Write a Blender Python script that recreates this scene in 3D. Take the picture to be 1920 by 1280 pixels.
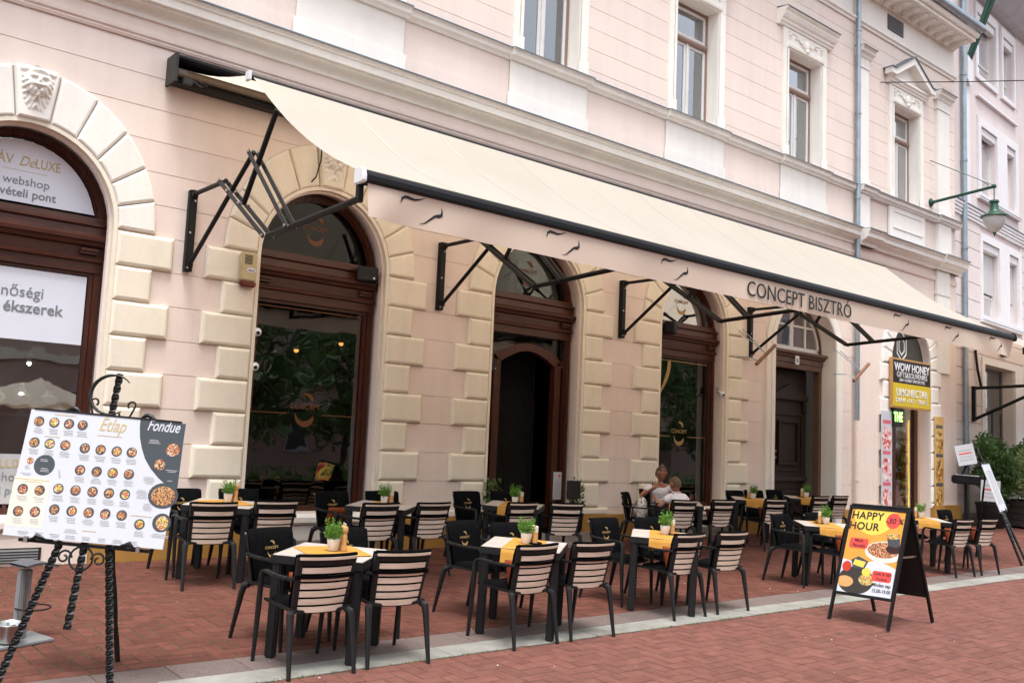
import bpy, bmesh, math, random
from math import sin, cos, pi, radians, sqrt, atan, atan2, degrees
from mathutils import Vector, Matrix

for o in list(bpy.data.objects):
    bpy.data.objects.remove(o)
sc = bpy.context.scene
col = sc.collection

# ------------------------------------------------------------------ camera
CAM = Vector((0.0, -10.88, 1.435))
YA, PI_, RO = radians(40.437), radians(6.1547), radians(2.4663)
fw = Vector((cos(PI_)*sin(YA), cos(PI_)*cos(YA), sin(PI_)))
r0 = Vector((cos(YA), -sin(YA), 0)); u0 = r0.cross(fw)
rt = r0*cos(RO) + u0*sin(RO); up = -r0*sin(RO) + u0*cos(RO)
cd = bpy.data.cameras.new('camera'); cam = bpy.data.objects.new('camera', cd); col.objects.link(cam)
cd.sensor_width = 36; cd.sensor_fit = 'HORIZONTAL'; cd.lens = 1803.91/1920*36
cd.clip_start = .05; cd.clip_end = 1500
M = Matrix((rt, up, -fw)).transposed().to_4x4(); M.translation = CAM
cam.matrix_world = M
sc.camera = cam

# ------------------------------------------------------------------ sky, sun, exposure
w = bpy.data.worlds.new('World'); sc.world = w; w.use_nodes = True
nt = w.node_tree; nt.nodes.clear()
SUN_EL, SUN_AZ = radians(72), radians(215)      # azimuth clockwise from +Y
sky = nt.nodes.new('ShaderNodeTexSky'); sky.sky_type = 'NISHITA'; sky.sun_disc = False
sky.sun_elevation = SUN_EL; sky.sun_rotation = SUN_AZ; sky.air_density = 1.0; sky.dust_density = 3.0; sky.ozone_density = 1.0
hs = nt.nodes.new('ShaderNodeHueSaturation'); hs.inputs['Saturation'].default_value = .30
bg = nt.nodes.new('ShaderNodeBackground'); bg.inputs['Strength'].default_value = .15
wo = nt.nodes.new('ShaderNodeOutputWorld')
nt.links.new(sky.outputs[0], hs.inputs['Color']); nt.links.new(hs.outputs[0], bg.inputs['Color']); nt.links.new(bg.outputs[0], wo.inputs[0])
sl = bpy.data.lights.new('sun', 'SUN'); sl.energy = 1.2; sl.angle = radians(20); sl.color = (1.0, .975, .94)
so = bpy.data.objects.new('sun', sl); col.objects.link(so)
sd = Vector((sin(SUN_AZ)*cos(SUN_EL), cos(SUN_AZ)*cos(SUN_EL), sin(SUN_EL)))
so.rotation_euler = sd.to_track_quat('Z', 'Y').to_euler(); so.location = (-10, -20, 30)
vs = sc.view_settings; vs.view_transform = 'Standard'; vs.look = 'None'; vs.exposure = 1.42; vs.gamma = 1; vs.use_curve_mapping = False
sc.render.resolution_x = 1024; sc.render.resolution_y = 682

# ------------------------------------------------------------------ materials
MATS = {}
def nn(t, typ, **kw):
    n = t.nodes.new(typ)
    for k, v in kw.items(): setattr(n, k, v)
    return n
def mat(name, c, rough=.6, metal=0., var=.1, vs_=3., c2=None, bump=.0, bs=60., rand=0., spec=.4, stretch=None, coat=0., detail=4., trans=0., attr=False, emit=0., tcol=None, streak=0.):
    """Principled material with world-space noise variation, fine bump and per-object brightness."""
    if name in MATS: return MATS[name]
    m = bpy.data.materials.new(name); m.use_nodes = True; t = m.node_tree; t.nodes.clear()
    out = nn(t, 'ShaderNodeOutputMaterial'); p = nn(t, 'ShaderNodeBsdfPrincipled')
    p.inputs['Roughness'].default_value = rough; p.inputs['Metallic'].default_value = metal
    p.inputs['Specular IOR Level'].default_value = spec; p.inputs['Coat Weight'].default_value = coat
    geo = nn(t, 'ShaderNodeNewGeometry'); pos = geo.outputs['Position']
    if stretch:
        mp = nn(t, 'ShaderNodeMapping'); mp.inputs['Scale'].default_value = stretch
        t.links.new(pos, mp.inputs['Vector']); pos = mp.outputs[0]
    no = nn(t, 'ShaderNodeTexNoise'); no.inputs['Scale'].default_value = vs_; no.inputs['Detail'].default_value = detail; no.inputs['Roughness'].default_value = .6
    t.links.new(pos, no.inputs['Vector'])
    rp = nn(t, 'ShaderNodeValToRGB'); rp.color_ramp.elements[0].position = .3; rp.color_ramp.elements[1].position = .72
    a = [x*(1-var) for x in c]; b = [min(1, x*(1+var)) for x in (c2 or c)]
    if c2: a = list(c)
    rp.color_ramp.elements[0].color = (*a, 1); rp.color_ramp.elements[1].color = (*b, 1)
    t.links.new(no.outputs['Fac'], rp.inputs[0]); cur = rp.outputs[0]
    if streak:
        m2 = nn(t, 'ShaderNodeMapping'); m2.inputs['Scale'].default_value = (5, 5, .35); t.links.new(geo.outputs['Position'], m2.inputs['Vector'])
        n3 = nn(t, 'ShaderNodeTexNoise'); n3.inputs['Scale'].default_value = 1.1; n3.inputs['Detail'].default_value = 6; t.links.new(m2.outputs[0], n3.inputs['Vector'])
        n4 = nn(t, 'ShaderNodeTexNoise'); n4.inputs['Scale'].default_value = 14; n4.inputs['Detail'].default_value = 6; n4.inputs['Roughness'].default_value = .75; t.links.new(geo.outputs['Position'], n4.inputs['Vector'])
        ad = nn(t, 'ShaderNodeMath', operation='MULTIPLY'); t.links.new(n3.outputs['Fac'], ad.inputs[0]); t.links.new(n4.outputs['Fac'], ad.inputs[1])
        m4 = nn(t, 'ShaderNodeMapRange'); m4.inputs['From Min'].default_value = .12; m4.inputs['From Max'].default_value = .30; m4.inputs['To Min'].default_value = 1-streak; m4.inputs['To Max'].default_value = 1.0
        t.links.new(ad.outputs[0], m4.inputs['Value'])
        mz = nn(t, 'ShaderNodeVectorMath', operation='SCALE'); t.links.new(cur, mz.inputs[0]); t.links.new(m4.outputs[0], mz.inputs['Scale']); cur = mz.outputs[0]
    if rand or attr:
        if attr:
            at = nn(t, 'ShaderNodeAttribute', attribute_name='tone'); src = at.outputs['Fac']
        else:
            oi = nn(t, 'ShaderNodeObjectInfo'); src = oi.outputs['Random']
        mr = nn(t, 'ShaderNodeMapRange'); mr.inputs['To Min'].default_value = 1-rand; mr.inputs['To Max'].default_value = 1+rand
        t.links.new(src, mr.inputs['Value'])
        mx = nn(t, 'ShaderNodeVectorMath', operation='SCALE'); t.links.new(cur, mx.inputs[0]); t.links.new(mr.outputs[0], mx.inputs['Scale']); cur = mx.outputs[0]
    t.links.new(cur, p.inputs['Base Color'])
    if emit:
        p.inputs['Emission Color'].default_value = (*c, 1); p.inputs['Emission Strength'].default_value = emit
    if bump:
        n2 = nn(t, 'ShaderNodeTexNoise'); n2.inputs['Scale'].default_value = bs; n2.inputs['Detail'].default_value = 5
        t.links.new(pos, n2.inputs['Vector'])
        bp = nn(t, 'ShaderNodeBump'); bp.inputs['Strength'].default_value = bump; bp.inputs['Distance'].default_value = .01
        t.links.new(n2.outputs['Fac'], bp.inputs['Height']); t.links.new(bp.outputs[0], p.inputs['Normal'])
    if trans:
        tr = nn(t, 'ShaderNodeBsdfTranslucent')
        if tcol: tr.inputs['Color'].default_value = (*tcol, 1)
        else: t.links.new(cur, tr.inputs['Color'])
        ms = nn(t, 'ShaderNodeMixShader'); ms.inputs[0].default_value = trans
        t.links.new(p.outputs[0], ms.inputs[1]); t.links.new(tr.outputs[0], ms.inputs[2]); t.links.new(ms.outputs[0], out.inputs[0])
    else:
        t.links.new(p.outputs[0], out.inputs[0])
    MATS[name] = m; return m
def glass(name, tint=(.8, .85, .85), refl=1.0, dark=.0):
    """window pane: see-through with fresnel reflection"""
    if name in MATS: return MATS[name]
    m = bpy.data.materials.new(name); m.use_nodes = True; t = m.node_tree; t.nodes.clear()
    out = nn(t, 'ShaderNodeOutputMaterial'); tr = nn(t, 'ShaderNodeBsdfTransparent'); tr.inputs[0].default_value = (*tint, 1)
    gl = nn(t, 'ShaderNodeBsdfGlossy'); gl.inputs['Roughness'].default_value = .015; gl.inputs['Color'].default_value = (.95, .97, 1, 1)
    no = nn(t, 'ShaderNodeTexNoise'); no.inputs['Scale'].default_value = 1.6; ge = nn(t, 'ShaderNodeNewGeometry'); t.links.new(ge.outputs['Position'], no.inputs['Vector'])
    bp = nn(t, 'ShaderNodeBump'); bp.inputs['Strength'].default_value = .04; bp.inputs['Distance'].default_value = .1
    t.links.new(no.outputs['Fac'], bp.inputs['Height']); t.links.new(bp.outputs[0], gl.inputs['Normal'])
    fr = nn(t, 'ShaderNodeFresnel'); fr.inputs['IOR'].default_value = 1.5
    mu = nn(t, 'ShaderNodeMath', operation='MULTIPLY_ADD'); mu.inputs[1].default_value = 1.3*refl; mu.inputs[2].default_value = .015*refl; mu.use_clamp = True
    t.links.new(fr.outputs[0], mu.inputs[0])
    ms = nn(t, 'ShaderNodeMixShader'); t.links.new(mu.outputs[0], ms.inputs[0]); t.links.new(tr.outputs[0], ms.inputs[1]); t.links.new(gl.outputs[0], ms.inputs[2])
    t.links.new(ms.outputs[0], out.inputs[0]); MATS[name] = m; return m
def food(name, cols, scale=60.):
    """printed picture of a dish: cells of food colours"""
    m = bpy.data.materials.new(name); m.use_nodes = True; t = m.node_tree; p = t.nodes['Principled BSDF']; p.inputs['Roughness'].default_value = .35
    ge = nn(t, 'ShaderNodeNewGeometry'); vo = nn(t, 'ShaderNodeTexVoronoi'); vo.inputs['Scale'].default_value = scale
    t.links.new(ge.outputs['Position'], vo.inputs['Vector'])
    rp = nn(t, 'ShaderNodeValToRGB'); rp.color_ramp.interpolation = 'CONSTANT'
    el = rp.color_ramp.elements; el[0].color = (*cols[0], 1); el[1].position = 1/len(cols); el[1].color = (*cols[1], 1)
    for i, c in enumerate(cols[2:], 2):
        e = el.new(i/len(cols)); e.color = (*c, 1)
    t.links.new(vo.outputs['Color'], rp.inputs[0]); t.links.new(rp.outputs[0], p.inputs['Base Color']); MATS[name] = m; return m

PINK = mat('pink_plaster', (.775, .67, .605), .85, var=.04, vs_=.9, bump=.12, bs=90, spec=.2, rand=.018, streak=.06)
PINKJ = mat('pink_joint', (.46, .36, .30), .9, var=.1, vs_=2, spec=.1)
CREAM = mat('cream_stucco', (.80, .745, .62), .8, var=.04, vs_=1.3, bump=.18, bs=55, spec=.25, rand=.03, streak=.07)
TRIM = mat('cream_trim', (.83, .81, .75), .8, var=.06, vs_=1.5, bump=.15, bs=50, spec=.25, streak=.06, rand=.02)
WHITEST = mat('pale_stucco', (.80, .78, .735), .8, var=.04, vs_=1.2, bump=.1, bs=60, spec=.25, rand=.02, streak=.05)
OCHRE = mat('ochre_plinth', (.40, .215, .055), .85, var=.12, vs_=2, bump=.2, bs=50, spec=.2)
LEAD = mat('lead_flashing', (.13, .17, .21), .45, metal=.5, var=.15, vs_=4)
ZINC = mat('zinc_pipe', (.30, .36, .40), .4, metal=.6, var=.15, vs_=5)
WOOD = mat('varnished_wood', (.032, .0078, .0035), .40, c2=(.075, .019, .008), vs_=2.2, stretch=(14, 14, 1.2), bump=.05, bs=30, spec=.5)
WOODH = mat('varnished_rail', (.032, .0078, .0035), .40, c2=(.075, .019, .008), vs_=2.2, stretch=(1.2, 14, 14), bump=.05, bs=30, spec=.5)
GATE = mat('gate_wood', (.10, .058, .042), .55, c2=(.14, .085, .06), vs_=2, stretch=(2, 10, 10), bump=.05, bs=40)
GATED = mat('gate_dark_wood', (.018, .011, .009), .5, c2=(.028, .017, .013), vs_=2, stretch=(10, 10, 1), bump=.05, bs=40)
PAINTW = mat('white_window_paint', (.68, .68, .66), .5, var=.06, vs_=8)
PANE = glass('shop_pane', (.55, .58, .56), 1.5)
PANEA = glass('jeweller_pane', (.6, .62, .6), 3.2)
PANEL_ = glass('lunette_glass', (.55, .58, .56), .32)
PANEU = glass('upper_pane', (.5, .55, .58), 3.2)
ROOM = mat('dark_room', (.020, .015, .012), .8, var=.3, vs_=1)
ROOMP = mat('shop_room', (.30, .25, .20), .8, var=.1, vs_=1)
CURT = mat('net_curtain', (.55, .57, .58), .9, var=.12, vs_=6, stretch=(8, 8, .5))
FABRIC = mat('awning_fabric', (.62, .60, .535), .85, var=.05, vs_=.6, bump=.05, bs=400, spec=.1, trans=.50, tcol=(.90, .755, .585), streak=.05)
VALANCE = mat('valance_fabric', (.64, .535, .445), .85, var=.03, vs_=.8, bump=.05, bs=400, spec=.1, trans=.18)
BLACKM = mat('black_steel', (.007, .007, .008), .48, var=.2, vs_=8, spec=.22)
GREYM = mat('anthracite_steel', (.030, .030, .032), .45, var=.15, vs_=8, metal=.2, spec=.3)
CHROME = mat('bolt_steel', (.5, .5, .5), .3, metal=1, var=.05)
ENDCAP = mat('white_plastic', (.72, .74, .76), .4, var=.04)
INK = mat('black_print', (.012, .012, .014), .7, var=.05)
GOLDP = mat('gold_print', (.40, .26, .10), .45, var=.1, vs_=20, metal=.2)
GOLDD = mat('copper_print', (.15, .055, .018), .5, var=.1, vs_=20)
CHAIR = mat('anthracite_resin', (.0125, .0125, .0132), .5, var=.15, vs_=6, bump=.03, bs=200, spec=.28)
SLAT = mat('ash_slat', (.62, .50, .395), .55, c2=(.77, .655, .54), vs_=2.5, stretch=(2, 6, 14), rand=.05, bump=.03, bs=60)
CLOTHB = mat('black_cover', (.0045, .0045, .005), .95, var=.3, vs_=15, bump=.15, bs=120, spec=.03)
TTOP = mat('bleached_oak_top', (.33, .285, .255), .45, c2=(.47, .425, .39), vs_=2, stretch=(3, 16, 3), bump=.03, bs=50)
YELLOW = mat('mustard_linen', (.44, .22, .045), .9, var=.08, vs_=8, bump=.2, bs=150, spec=.1)
RUST = mat('rust_velvet', (.17, .035, .010), .9, var=.25, vs_=10, bump=.15, bs=60, spec=.2)
POTW = mat('white_ceramic', (.72, .71, .69), .3, var=.03)
MILL = mat('beech_wood', (.50, .27, .10), .45, var=.1, vs_=10, stretch=(8, 8, 1))
MILLW = mat('whitewashed_wood', (.62, .56, .42), .5, var=.06, vs_=10)
HERB = mat('herb_leaf', (.055, .15, .02), .6, c2=(.17, .36, .06), vs_=70, spec=.3, trans=.25)
LEAFD = mat('laurel_leaf', (.045, .095, .028), .5, c2=(.11, .20, .06), vs_=9, spec=.4, trans=.2)
LEAFV = mat('variegated_leaf', (.11, .19, .055), .5, c2=(.42, .47, .24), vs_=14, spec=.4, trans=.2)
GRASS = mat('joint_grass', (.05, .075, .015), .8, c2=(.10, .12, .03), vs_=12)
BRICK = mat('red_paver', (.088, .029, .020), .88, c2=(.126, .046, .033), vs_=9, rand=.17, bump=.35, bs=110, spec=.25)
BRICKS = mat('red_paver_far', (.088, .029, .020), .88, c2=(.126, .046, .033), vs_=9, rand=.17, bump=.35, bs=110, spec=.25, attr=True)
BRICK2 = mat('rose_paver', (.118, .044, .033), .88, c2=(.156, .065, .051), vs_=9, rand=.12, bump=.3, bs=110, spec=.25)
BRICK2S = mat('rose_paver_far', (.118, .044, .033), .88, c2=(.156, .065, .051), vs_=9, rand=.12, bump=.3, bs=110, spec=.25, attr=True)
JOINT = mat('joint_sand', (.030, .020, .014), .95, c2=(.075, .075, .022), vs_=3.5, detail=8, bump=.3, bs=80)
JOINT2 = mat('joint_dust', (.040, .022, .018), .95, c2=(.065, .040, .030), vs_=3, detail=8, bump=.3, bs=80)
GRAN = mat('red_granite', (.075, .053, .047), .7, c2=(.16, .122, .112), vs_=70, rand=.12, bump=.15, bs=120)
KERB = mat('pale_limestone', (.165, .16, .142), .8, c2=(.245, .24, .213), vs_=4, rand=.08, bump=.25, bs=60)
STONE = mat('grey_stone', (.26, .23, .20), .85, var=.15, vs_=6, bump=.2, bs=60)
IRON = mat('wrought_iron', (.018, .019, .020), .45, var=.3, vs_=30, metal=.5, bump=.2, bs=60)
PRINTW = mat('print_white', (.53, .55, .60), .4, var=.02)
FILM = mat('window_film', (.70, .74, .83), .4, var=.02)
PRINTN = mat('print_slate', (.045, .055, .065), .4, var=.05)
PRINTG = mat('print_grey', (.42, .42, .43), .5, var=.05)
PRINTB = mat('print_beige', (.66, .62, .52), .5, var=.03)
PORANGE = mat('poster_orange', (.62, .28, .045), .4, var=.05, vs_=2)
PYELLOW = mat('poster_yellow', (.72, .52, .08), .4, var=.04)
PRED = mat('poster_red', (.68, .06, .05), .4, var=.04)
STEEL = mat('brushed_steel', (.45, .45, .44), .25, metal=.9, var=.1, vs_=20)
GREYP = mat('grey_paint', (.22, .23, .235), .45, var=.08, vs_=8)
SKIN = mat('skin', (.36, .155, .095), .55, var=.05, vs_=20)
SHIRT = mat('white_cotton', (.74, .69, .72), .9, var=.06, vs_=12, bump=.6, bs=22)
HAIRB = mat('brown_hair', (.035, .017, .009), .5, c2=(.13, .07, .038), vs_=60, stretch=(6, 6, 1), bump=.6, bs=160)
HAIRS = mat('short_fair_hair', (.06, .032, .016), .6, c2=(.16, .095, .05), vs_=120, bump=.6, bs=220)
DENIM = mat('dark_trousers', (.02, .022, .03), .9, var=.15, vs_=12)
LILAC = mat('lilac_plaster', (.67, .60, .59), .85, var=.06, vs_=1, bump=.1, bs=80, spec=.2, rand=.02)
LILACJ = mat('lilac_joint', (.22, .16, .165), .9, var=.1)
LILACW = mat('pale_lilac_trim', (.72, .71, .73), .75, var=.04)
GREENI = mat('green_iron', (.02, .075, .05), .4, var=.15, vs_=8, metal=.2)
OPAL = mat('opal_glass', (.72, .74, .72), .25, var=.03, trans=.3)
LAMPW = mat('warm_bulb', (1.0, .42, .10), .5, var=.01, emit=1.8)
LEDG = mat('green_led', (.25, 1.0, .1), .5, var=.01, emit=3)
SPOTW = mat('white_bulb', (1.0, .95, .85), .5, var=.01, emit=45)
HONEYY = mat('honey_yellow', (.60, .45, .02), .5, var=.03)
SIGNB = mat('sign_black', (.012, .012, .013), .6, var=.1)
PINE = mat('pine_frame', (.45, .25, .09), .6, var=.12, vs_=6)
FOODM = [food('food_print_a', [(.03, .02, .015), (.35, .12, .03), (.5, .3, .12), (.12, .04, .02)], 130), food('food_print_b', [(.05, .07, .02), (.4, .05, .03), (.55, .4, .2), (.03, .02, .02)], 130),
         food('food_print_c', [(.6, .55, .45), (.45, .2, .06), (.3, .07, .03), (.08, .05, .02)], 130), food('food_print_d', [(.12, .2, .03), (.5, .45, .08), (.45, .08, .05), (.6, .55, .4)], 110),
         food('food_print_e', [(.5, .05, .06), (.7, .45, .5), (.75, .7, .65), (.6, .15, .1)], 14), food('food_print_f', [(.55, .35, .1), (.45, .2, .05), (.65, .5, .2), (.2, .08, .03)], 14)]

# ------------------------------------------------------------------ mesh helpers
class G:
    def __init__(s): s.v = []; s.f = []; s.mi = []; s.cur = 0
    def add(s, vs_, fs):
        b = len(s.v); s.v += [tuple(x) for x in vs_]; s.f += [tuple(b+i for i in f) for f in fs]; s.mi += [s.cur]*len(fs); return s
    def box(s, x0, y0, z0, x1, y1, z1):
        return s.add([(x0,y0,z0),(x1,y0,z0),(x1,y1,z0),(x0,y1,z0),(x0,y0,z1),(x1,y0,z1),(x1,y1,z1),(x0,y1,z1)],
                     [(0,3,2,1),(4,5,6,7),(0,1,5,4),(1,2,6,5),(2,3,7,6),(3,0,4,7)])
    def obox(s, c, sz, m=None):
        m = m or Matrix.Identity(3); c = Vector(c); hx, hy, hz = [a/2 for a in sz]
        P = [c + m @ Vector(p) for p in ((-hx,-hy,-hz),(hx,-hy,-hz),(hx,hy,-hz),(-hx,hy,-hz),(-hx,-hy,hz),(hx,-hy,hz),(hx,hy,hz),(-hx,hy,hz))]
        return s.add(P, [(0,3,2,1),(4,5,6,7),(0,1,5,4),(1,2,6,5),(2,3,7,6),(3,0,4,7)])
    def bar(s, a, b, w, h=None, upv=(0,0,1)):
        a, b = Vector(a), Vector(b); d = b-a; L = d.length; d.normalize(); u = Vector(upv)
        if abs(d.dot(u)) > .98: u = Vector((0,1,0))
        x = d.cross(u).normalized(); z = x.cross(d); m = Matrix((x, d, z)).transposed()
        return s.obox((a+b)/2, (w, L, h or w), m)
    def tube(s, pts, r, n=8, cap=True, closed=False):
        pts = [Vector(p) for p in pts]; N = len(pts); rs = r if isinstance(r, (list, tuple)) else [r]*N
        vs_ = []; fs = []; prev = None
        for i, p in enumerate(pts):
            if closed: d = pts[(i+1) % N]-pts[i-1]
            else: d = pts[min(i+1, N-1)]-pts[max(i-1, 0)]
            d.normalize()
            if prev is None:
                x = d.orthogonal().normalized()
            else:
                x = (prev - d*prev.dot(d)).normalized()
            prev = x; y = d.cross(x)
            for k in range(n):
                a = 2*pi*k/n; vs_.append(p + (x*cos(a)+y*sin(a))*rs[i])
        for i in range(N if closed else N-1):
            for k in range(n):
                a, b = i*n+k, i*n+(k+1) % n; c, d_ = ((i+1) % N)*n+(k+1) % n, ((i+1) % N)*n+k
                fs.append((a, b, c, d_))
        if cap and not closed:
            fs.append(tuple(range(n))[::-1]); fs.append(tuple((N-1)*n+k for k in range(n)))
        return s.add(vs_, fs)
    def lathe(s, prof, n=16, c=(0,0,0), m=None):
        vs_ = []; fs = []; c = Vector(c)
        for r, z in prof:
            for k in range(n):
                p = Vector((r*cos(2*pi*k/n), r*sin(2*pi*k/n), z)); vs_.append(c + (m @ p if m else p))
        for i in range(len(prof)-1):
            for k in range(n):
                fs.append((i*n+k, i*n+(k+1) % n, (i+1)*n+(k+1) % n, (i+1)*n+k))
        fs.append(tuple(range(n))[::-1]); fs.append(tuple((len(prof)-1)*n+k for k in range(n)))
        return s.add(vs_, fs)
    def sphere(s, c, r, n=10, k=7):
        rx, ry, rz = r if isinstance(r, (list, tuple)) else (r, r, r); c = Vector(c); vs_ = [c+Vector((0,0,-rz))]; fs = []
        for i in range(1, k):
            t = -pi/2+pi*i/k
            for j in range(n): vs_.append(c+Vector((rx*cos(t)*cos(2*pi*j/n), ry*cos(t)*sin(2*pi*j/n), rz*sin(t))))
        vs_.append(c+Vector((0,0,rz)))
        for j in range(n): fs.append((0, 1+(j+1) % n, 1+j))
        for i in range(k-2):
            for j in range(n): fs.append((1+i*n+j, 1+i*n+(j+1) % n, 1+(i+1)*n+(j+1) % n, 1+(i+1)*n+j))
        L = len(vs_)-1
        for j in range(n): fs.append((L, 1+(k-2)*n+j, 1+(k-2)*n+(j+1) % n))
        return s.add(vs_, fs)
    def prism(s, poly, y0, y1):
        """polygon of (x,z) extruded along y"""
        n = len(poly); vs_ = [(x, y0, z) for x, z in poly]+[(x, y1, z) for x, z in poly]
        return s.add(vs_, [tuple(range(n)), tuple(range(2*n-1, n-1, -1))]+[(i, n+i, n+(i+1) % n, (i+1) % n) for i in range(n)])
    def prismx(s, poly, x0, x1):
        """profile of (y,z) extruded along x"""
        n = len(poly); vs_ = [(x0, y, z) for y, z in poly]+[(x1, y, z) for y, z in poly]
        return s.add(vs_, [tuple(range(n)), tuple(range(2*n-1, n-1, -1))]+[(i, n+i, n+(i+1) % n, (i+1) % n) for i in range(n)])
    def prismz(s, poly, z0, z1):
        n = len(poly); vs_ = [(x, y, z0) for x, y in poly]+[(x, y, z1) for x, y in poly]
        return s.add(vs_, [tuple(range(n)), tuple(range(2*n-1, n-1, -1))]+[(i, n+i, n+(i+1) % n, (i+1) % n) for i in range(n)])
    def disc(s, c, r, y, n=16, m=None, rz=None):
        vs_ = [(c[0]+r*cos(2*pi*k/n), y, c[1]+(rz or r)*sin(2*pi*k/n)) for k in range(n)]
        return s.add([m @ Vector(v) for v in vs_] if m else vs_, [tuple(range(n))])
    def ring(s, x0, x1, zc, rx0, rz0, rx1, rz1, y0, y1, zb=None, n=24):
        """arched ring (optional legs down to zb) as extruded strip; x0,x1 centre line limits unused"""
        cx = (x0+x1)/2; inn = []; outr = []
        if zb is not None: inn.append((cx+rx0, zb)); outr.append((cx+rx1, zb))
        for i in range(n+1):
            t = pi*i/n; inn.append((cx+rx0*cos(t), zc+rz0*sin(t))); outr.append((cx+rx1*cos(t), zc+rz1*sin(t)))
        if zb is not None: inn.append((cx-rx0, zb)); outr.append((cx-rx1, zb))
        for i in range(len(inn)-1):
            s.prism([inn[i], outr[i], outr[i+1], inn[i+1]], y0, y1)
        return s
    def mesh(s, name, mats, smooth=False, bevel=0, seg=2, merge=False):
        me = bpy.data.meshes.new(name); me.from_pydata(s.v, [], s.f)
        for m in (mats if isinstance(mats, (list, tuple)) else [mats]): me.materials.append(m)
        if any(s.mi): me.polygons.foreach_set('material_index', s.mi)
        bm = bmesh.new(); bm.from_mesh(me)
        if merge: bmesh.ops.remove_doubles(bm, verts=bm.verts, dist=1e-5)
        bmesh.ops.recalc_face_normals(bm, faces=bm.faces)
        if bevel: bmesh.ops.bevel(bm, geom=[e for e in bm.edges if len(e.link_faces) == 2 and e.calc_face_angle(0) > .5], offset=bevel, segments=seg, affect='EDGES', clamp_overlap=True)
        if smooth:
            for f in bm.faces: f.smooth = True
            if smooth != 'all':
                for e in bm.edges:
                    if len(e.link_faces) == 2 and e.calc_face_angle(0) > .7: e.smooth = False
        bm.to_mesh(me); bm.free(); me.update(); return me
    def obj(s, name, mats, parent=None, smooth=False, bevel=0, seg=2, loc=None, merge=False):
        return link(name, s.mesh(name, mats, smooth, bevel, seg, merge), parent, loc)
def link(name, me, parent=None, loc=None, rot=None):
    o = bpy.data.objects.new(name, me); col.objects.link(o)
    if parent: o.parent = parent
    if loc is not None: o.location = loc
    if rot is not None: o.rotation_euler = rot
    return o
def tag(o, label=None, cat=None, group=None, kind=None):
    for k, v in (('label', label), ('category', cat), ('group', group), ('kind', kind)):
        if v: o[k] = v
    return o
def thing(name, label, cat, mx=None, group=None):
    o = link(name, None); o.empty_display_size = .1
    if mx is not None: o.matrix_world = mx
    return tag(o, label, cat, group)
def T(x, y, z): return Matrix.Translation((x, y, z))
def Rz(a): return Matrix.Rotation(a, 4, 'Z')
BS = .0443; TILT = Matrix.Rotation(atan(BS), 4, 'X')
def gz(y): return BS*max(y, -9.0)
def place(x, y, rz=0): return T(x, y, gz(y)) @ TILT @ Rz(rz)
TXT = {}
def text(body, size, mx, m, parent=None, name='lettering', ext=.002, align='CENTER', shear=0., spacing=1., bold=0., xs=1.):
    key = (body, align, shear, spacing, bold, m.name, round(ext/size, 3))
    if key not in TXT:
        cu = bpy.data.curves.new('t', 'FONT'); cu.body = body; cu.size = 1; cu.align_x = align; cu.extrude = ext/size; cu.shear = shear; cu.space_character = spacing; cu.offset = bold; cu.resolution_u = 3
        ob = bpy.data.objects.new('t', cu); col.objects.link(ob)
        dg = bpy.context.evaluated_depsgraph_get()
        me = bpy.data.meshes.new_from_object(ob.evaluated_get(dg)); bpy.data.objects.remove(ob); bpy.data.curves.remove(cu)
        me.materials.clear(); me.materials.append(m); TXT[key] = me
    o = link(name, TXT[key], parent)
    mm = mx @ Matrix.Diagonal((size*xs, size, size, 1))
    o.matrix_local = mm
    return o
def face(o, u, v):
    """frame whose x,y lie on a surface (u right, v up) and z points to the viewer"""
    u = Vector(u).normalized(); v = Vector(v).normalized(); n = u.cross(v).normalized()
    m = Matrix((u, v, n)).transposed().to_4x4(); m.translation = Vector(o); return m
def front(x, y, z): return face((x, y, z), (1, 0, 0), (0, 0, 1))
def crescent(g, cx, cz, r, a0, a1, wmax, m, n=12, skew=0.):
    """crescent stroke in the xy plane of frame m"""
    P = []; Q = []
    for i in range(n+1):
        t = i/n; a = a0+(a1-a0)*t; wd = wmax*sin(pi*t)**.8*(1+skew*(t-.5))
        P.append((cx+(r+wd/2)*cos(a), cz+(r+wd/2)*sin(a))); Q.append((cx+(r-wd/2)*cos(a), cz+(r-wd/2)*sin(a)))
    for i in range(n):
        g.add([m @ Vector((*p, 0)) for p in (P[i], P[i+1], Q[i+1], Q[i])], [(0, 1, 2, 3)])
def crest(parent, mx, s, m, txt=True, name='crest'):
    """restaurant emblem: small hook above, name, bowl-shaped swoosh below (s = overall height)"""
    I = Matrix.Identity(4)
    for nm_, a in (('crest_hook', (.02, .22, .22, -.05, 2.1, .12, I, 12, -1.0)), ('crest_bowl', (0, -.16, .31, -3.25, -.15, .17, I, 12, 1.0))):
        g = G(); crescent(g, *a); o = link(nm_, g.mesh(nm_, m, merge=True), parent); o.matrix_local = mx @ Matrix.Diagonal((s, s, s, 1))
    if txt: text('CONCEPT', .225*s, mx @ T(0, -.02*s, .0005), m, parent, 'lettering', .0006, bold=.01)
    return o
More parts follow.
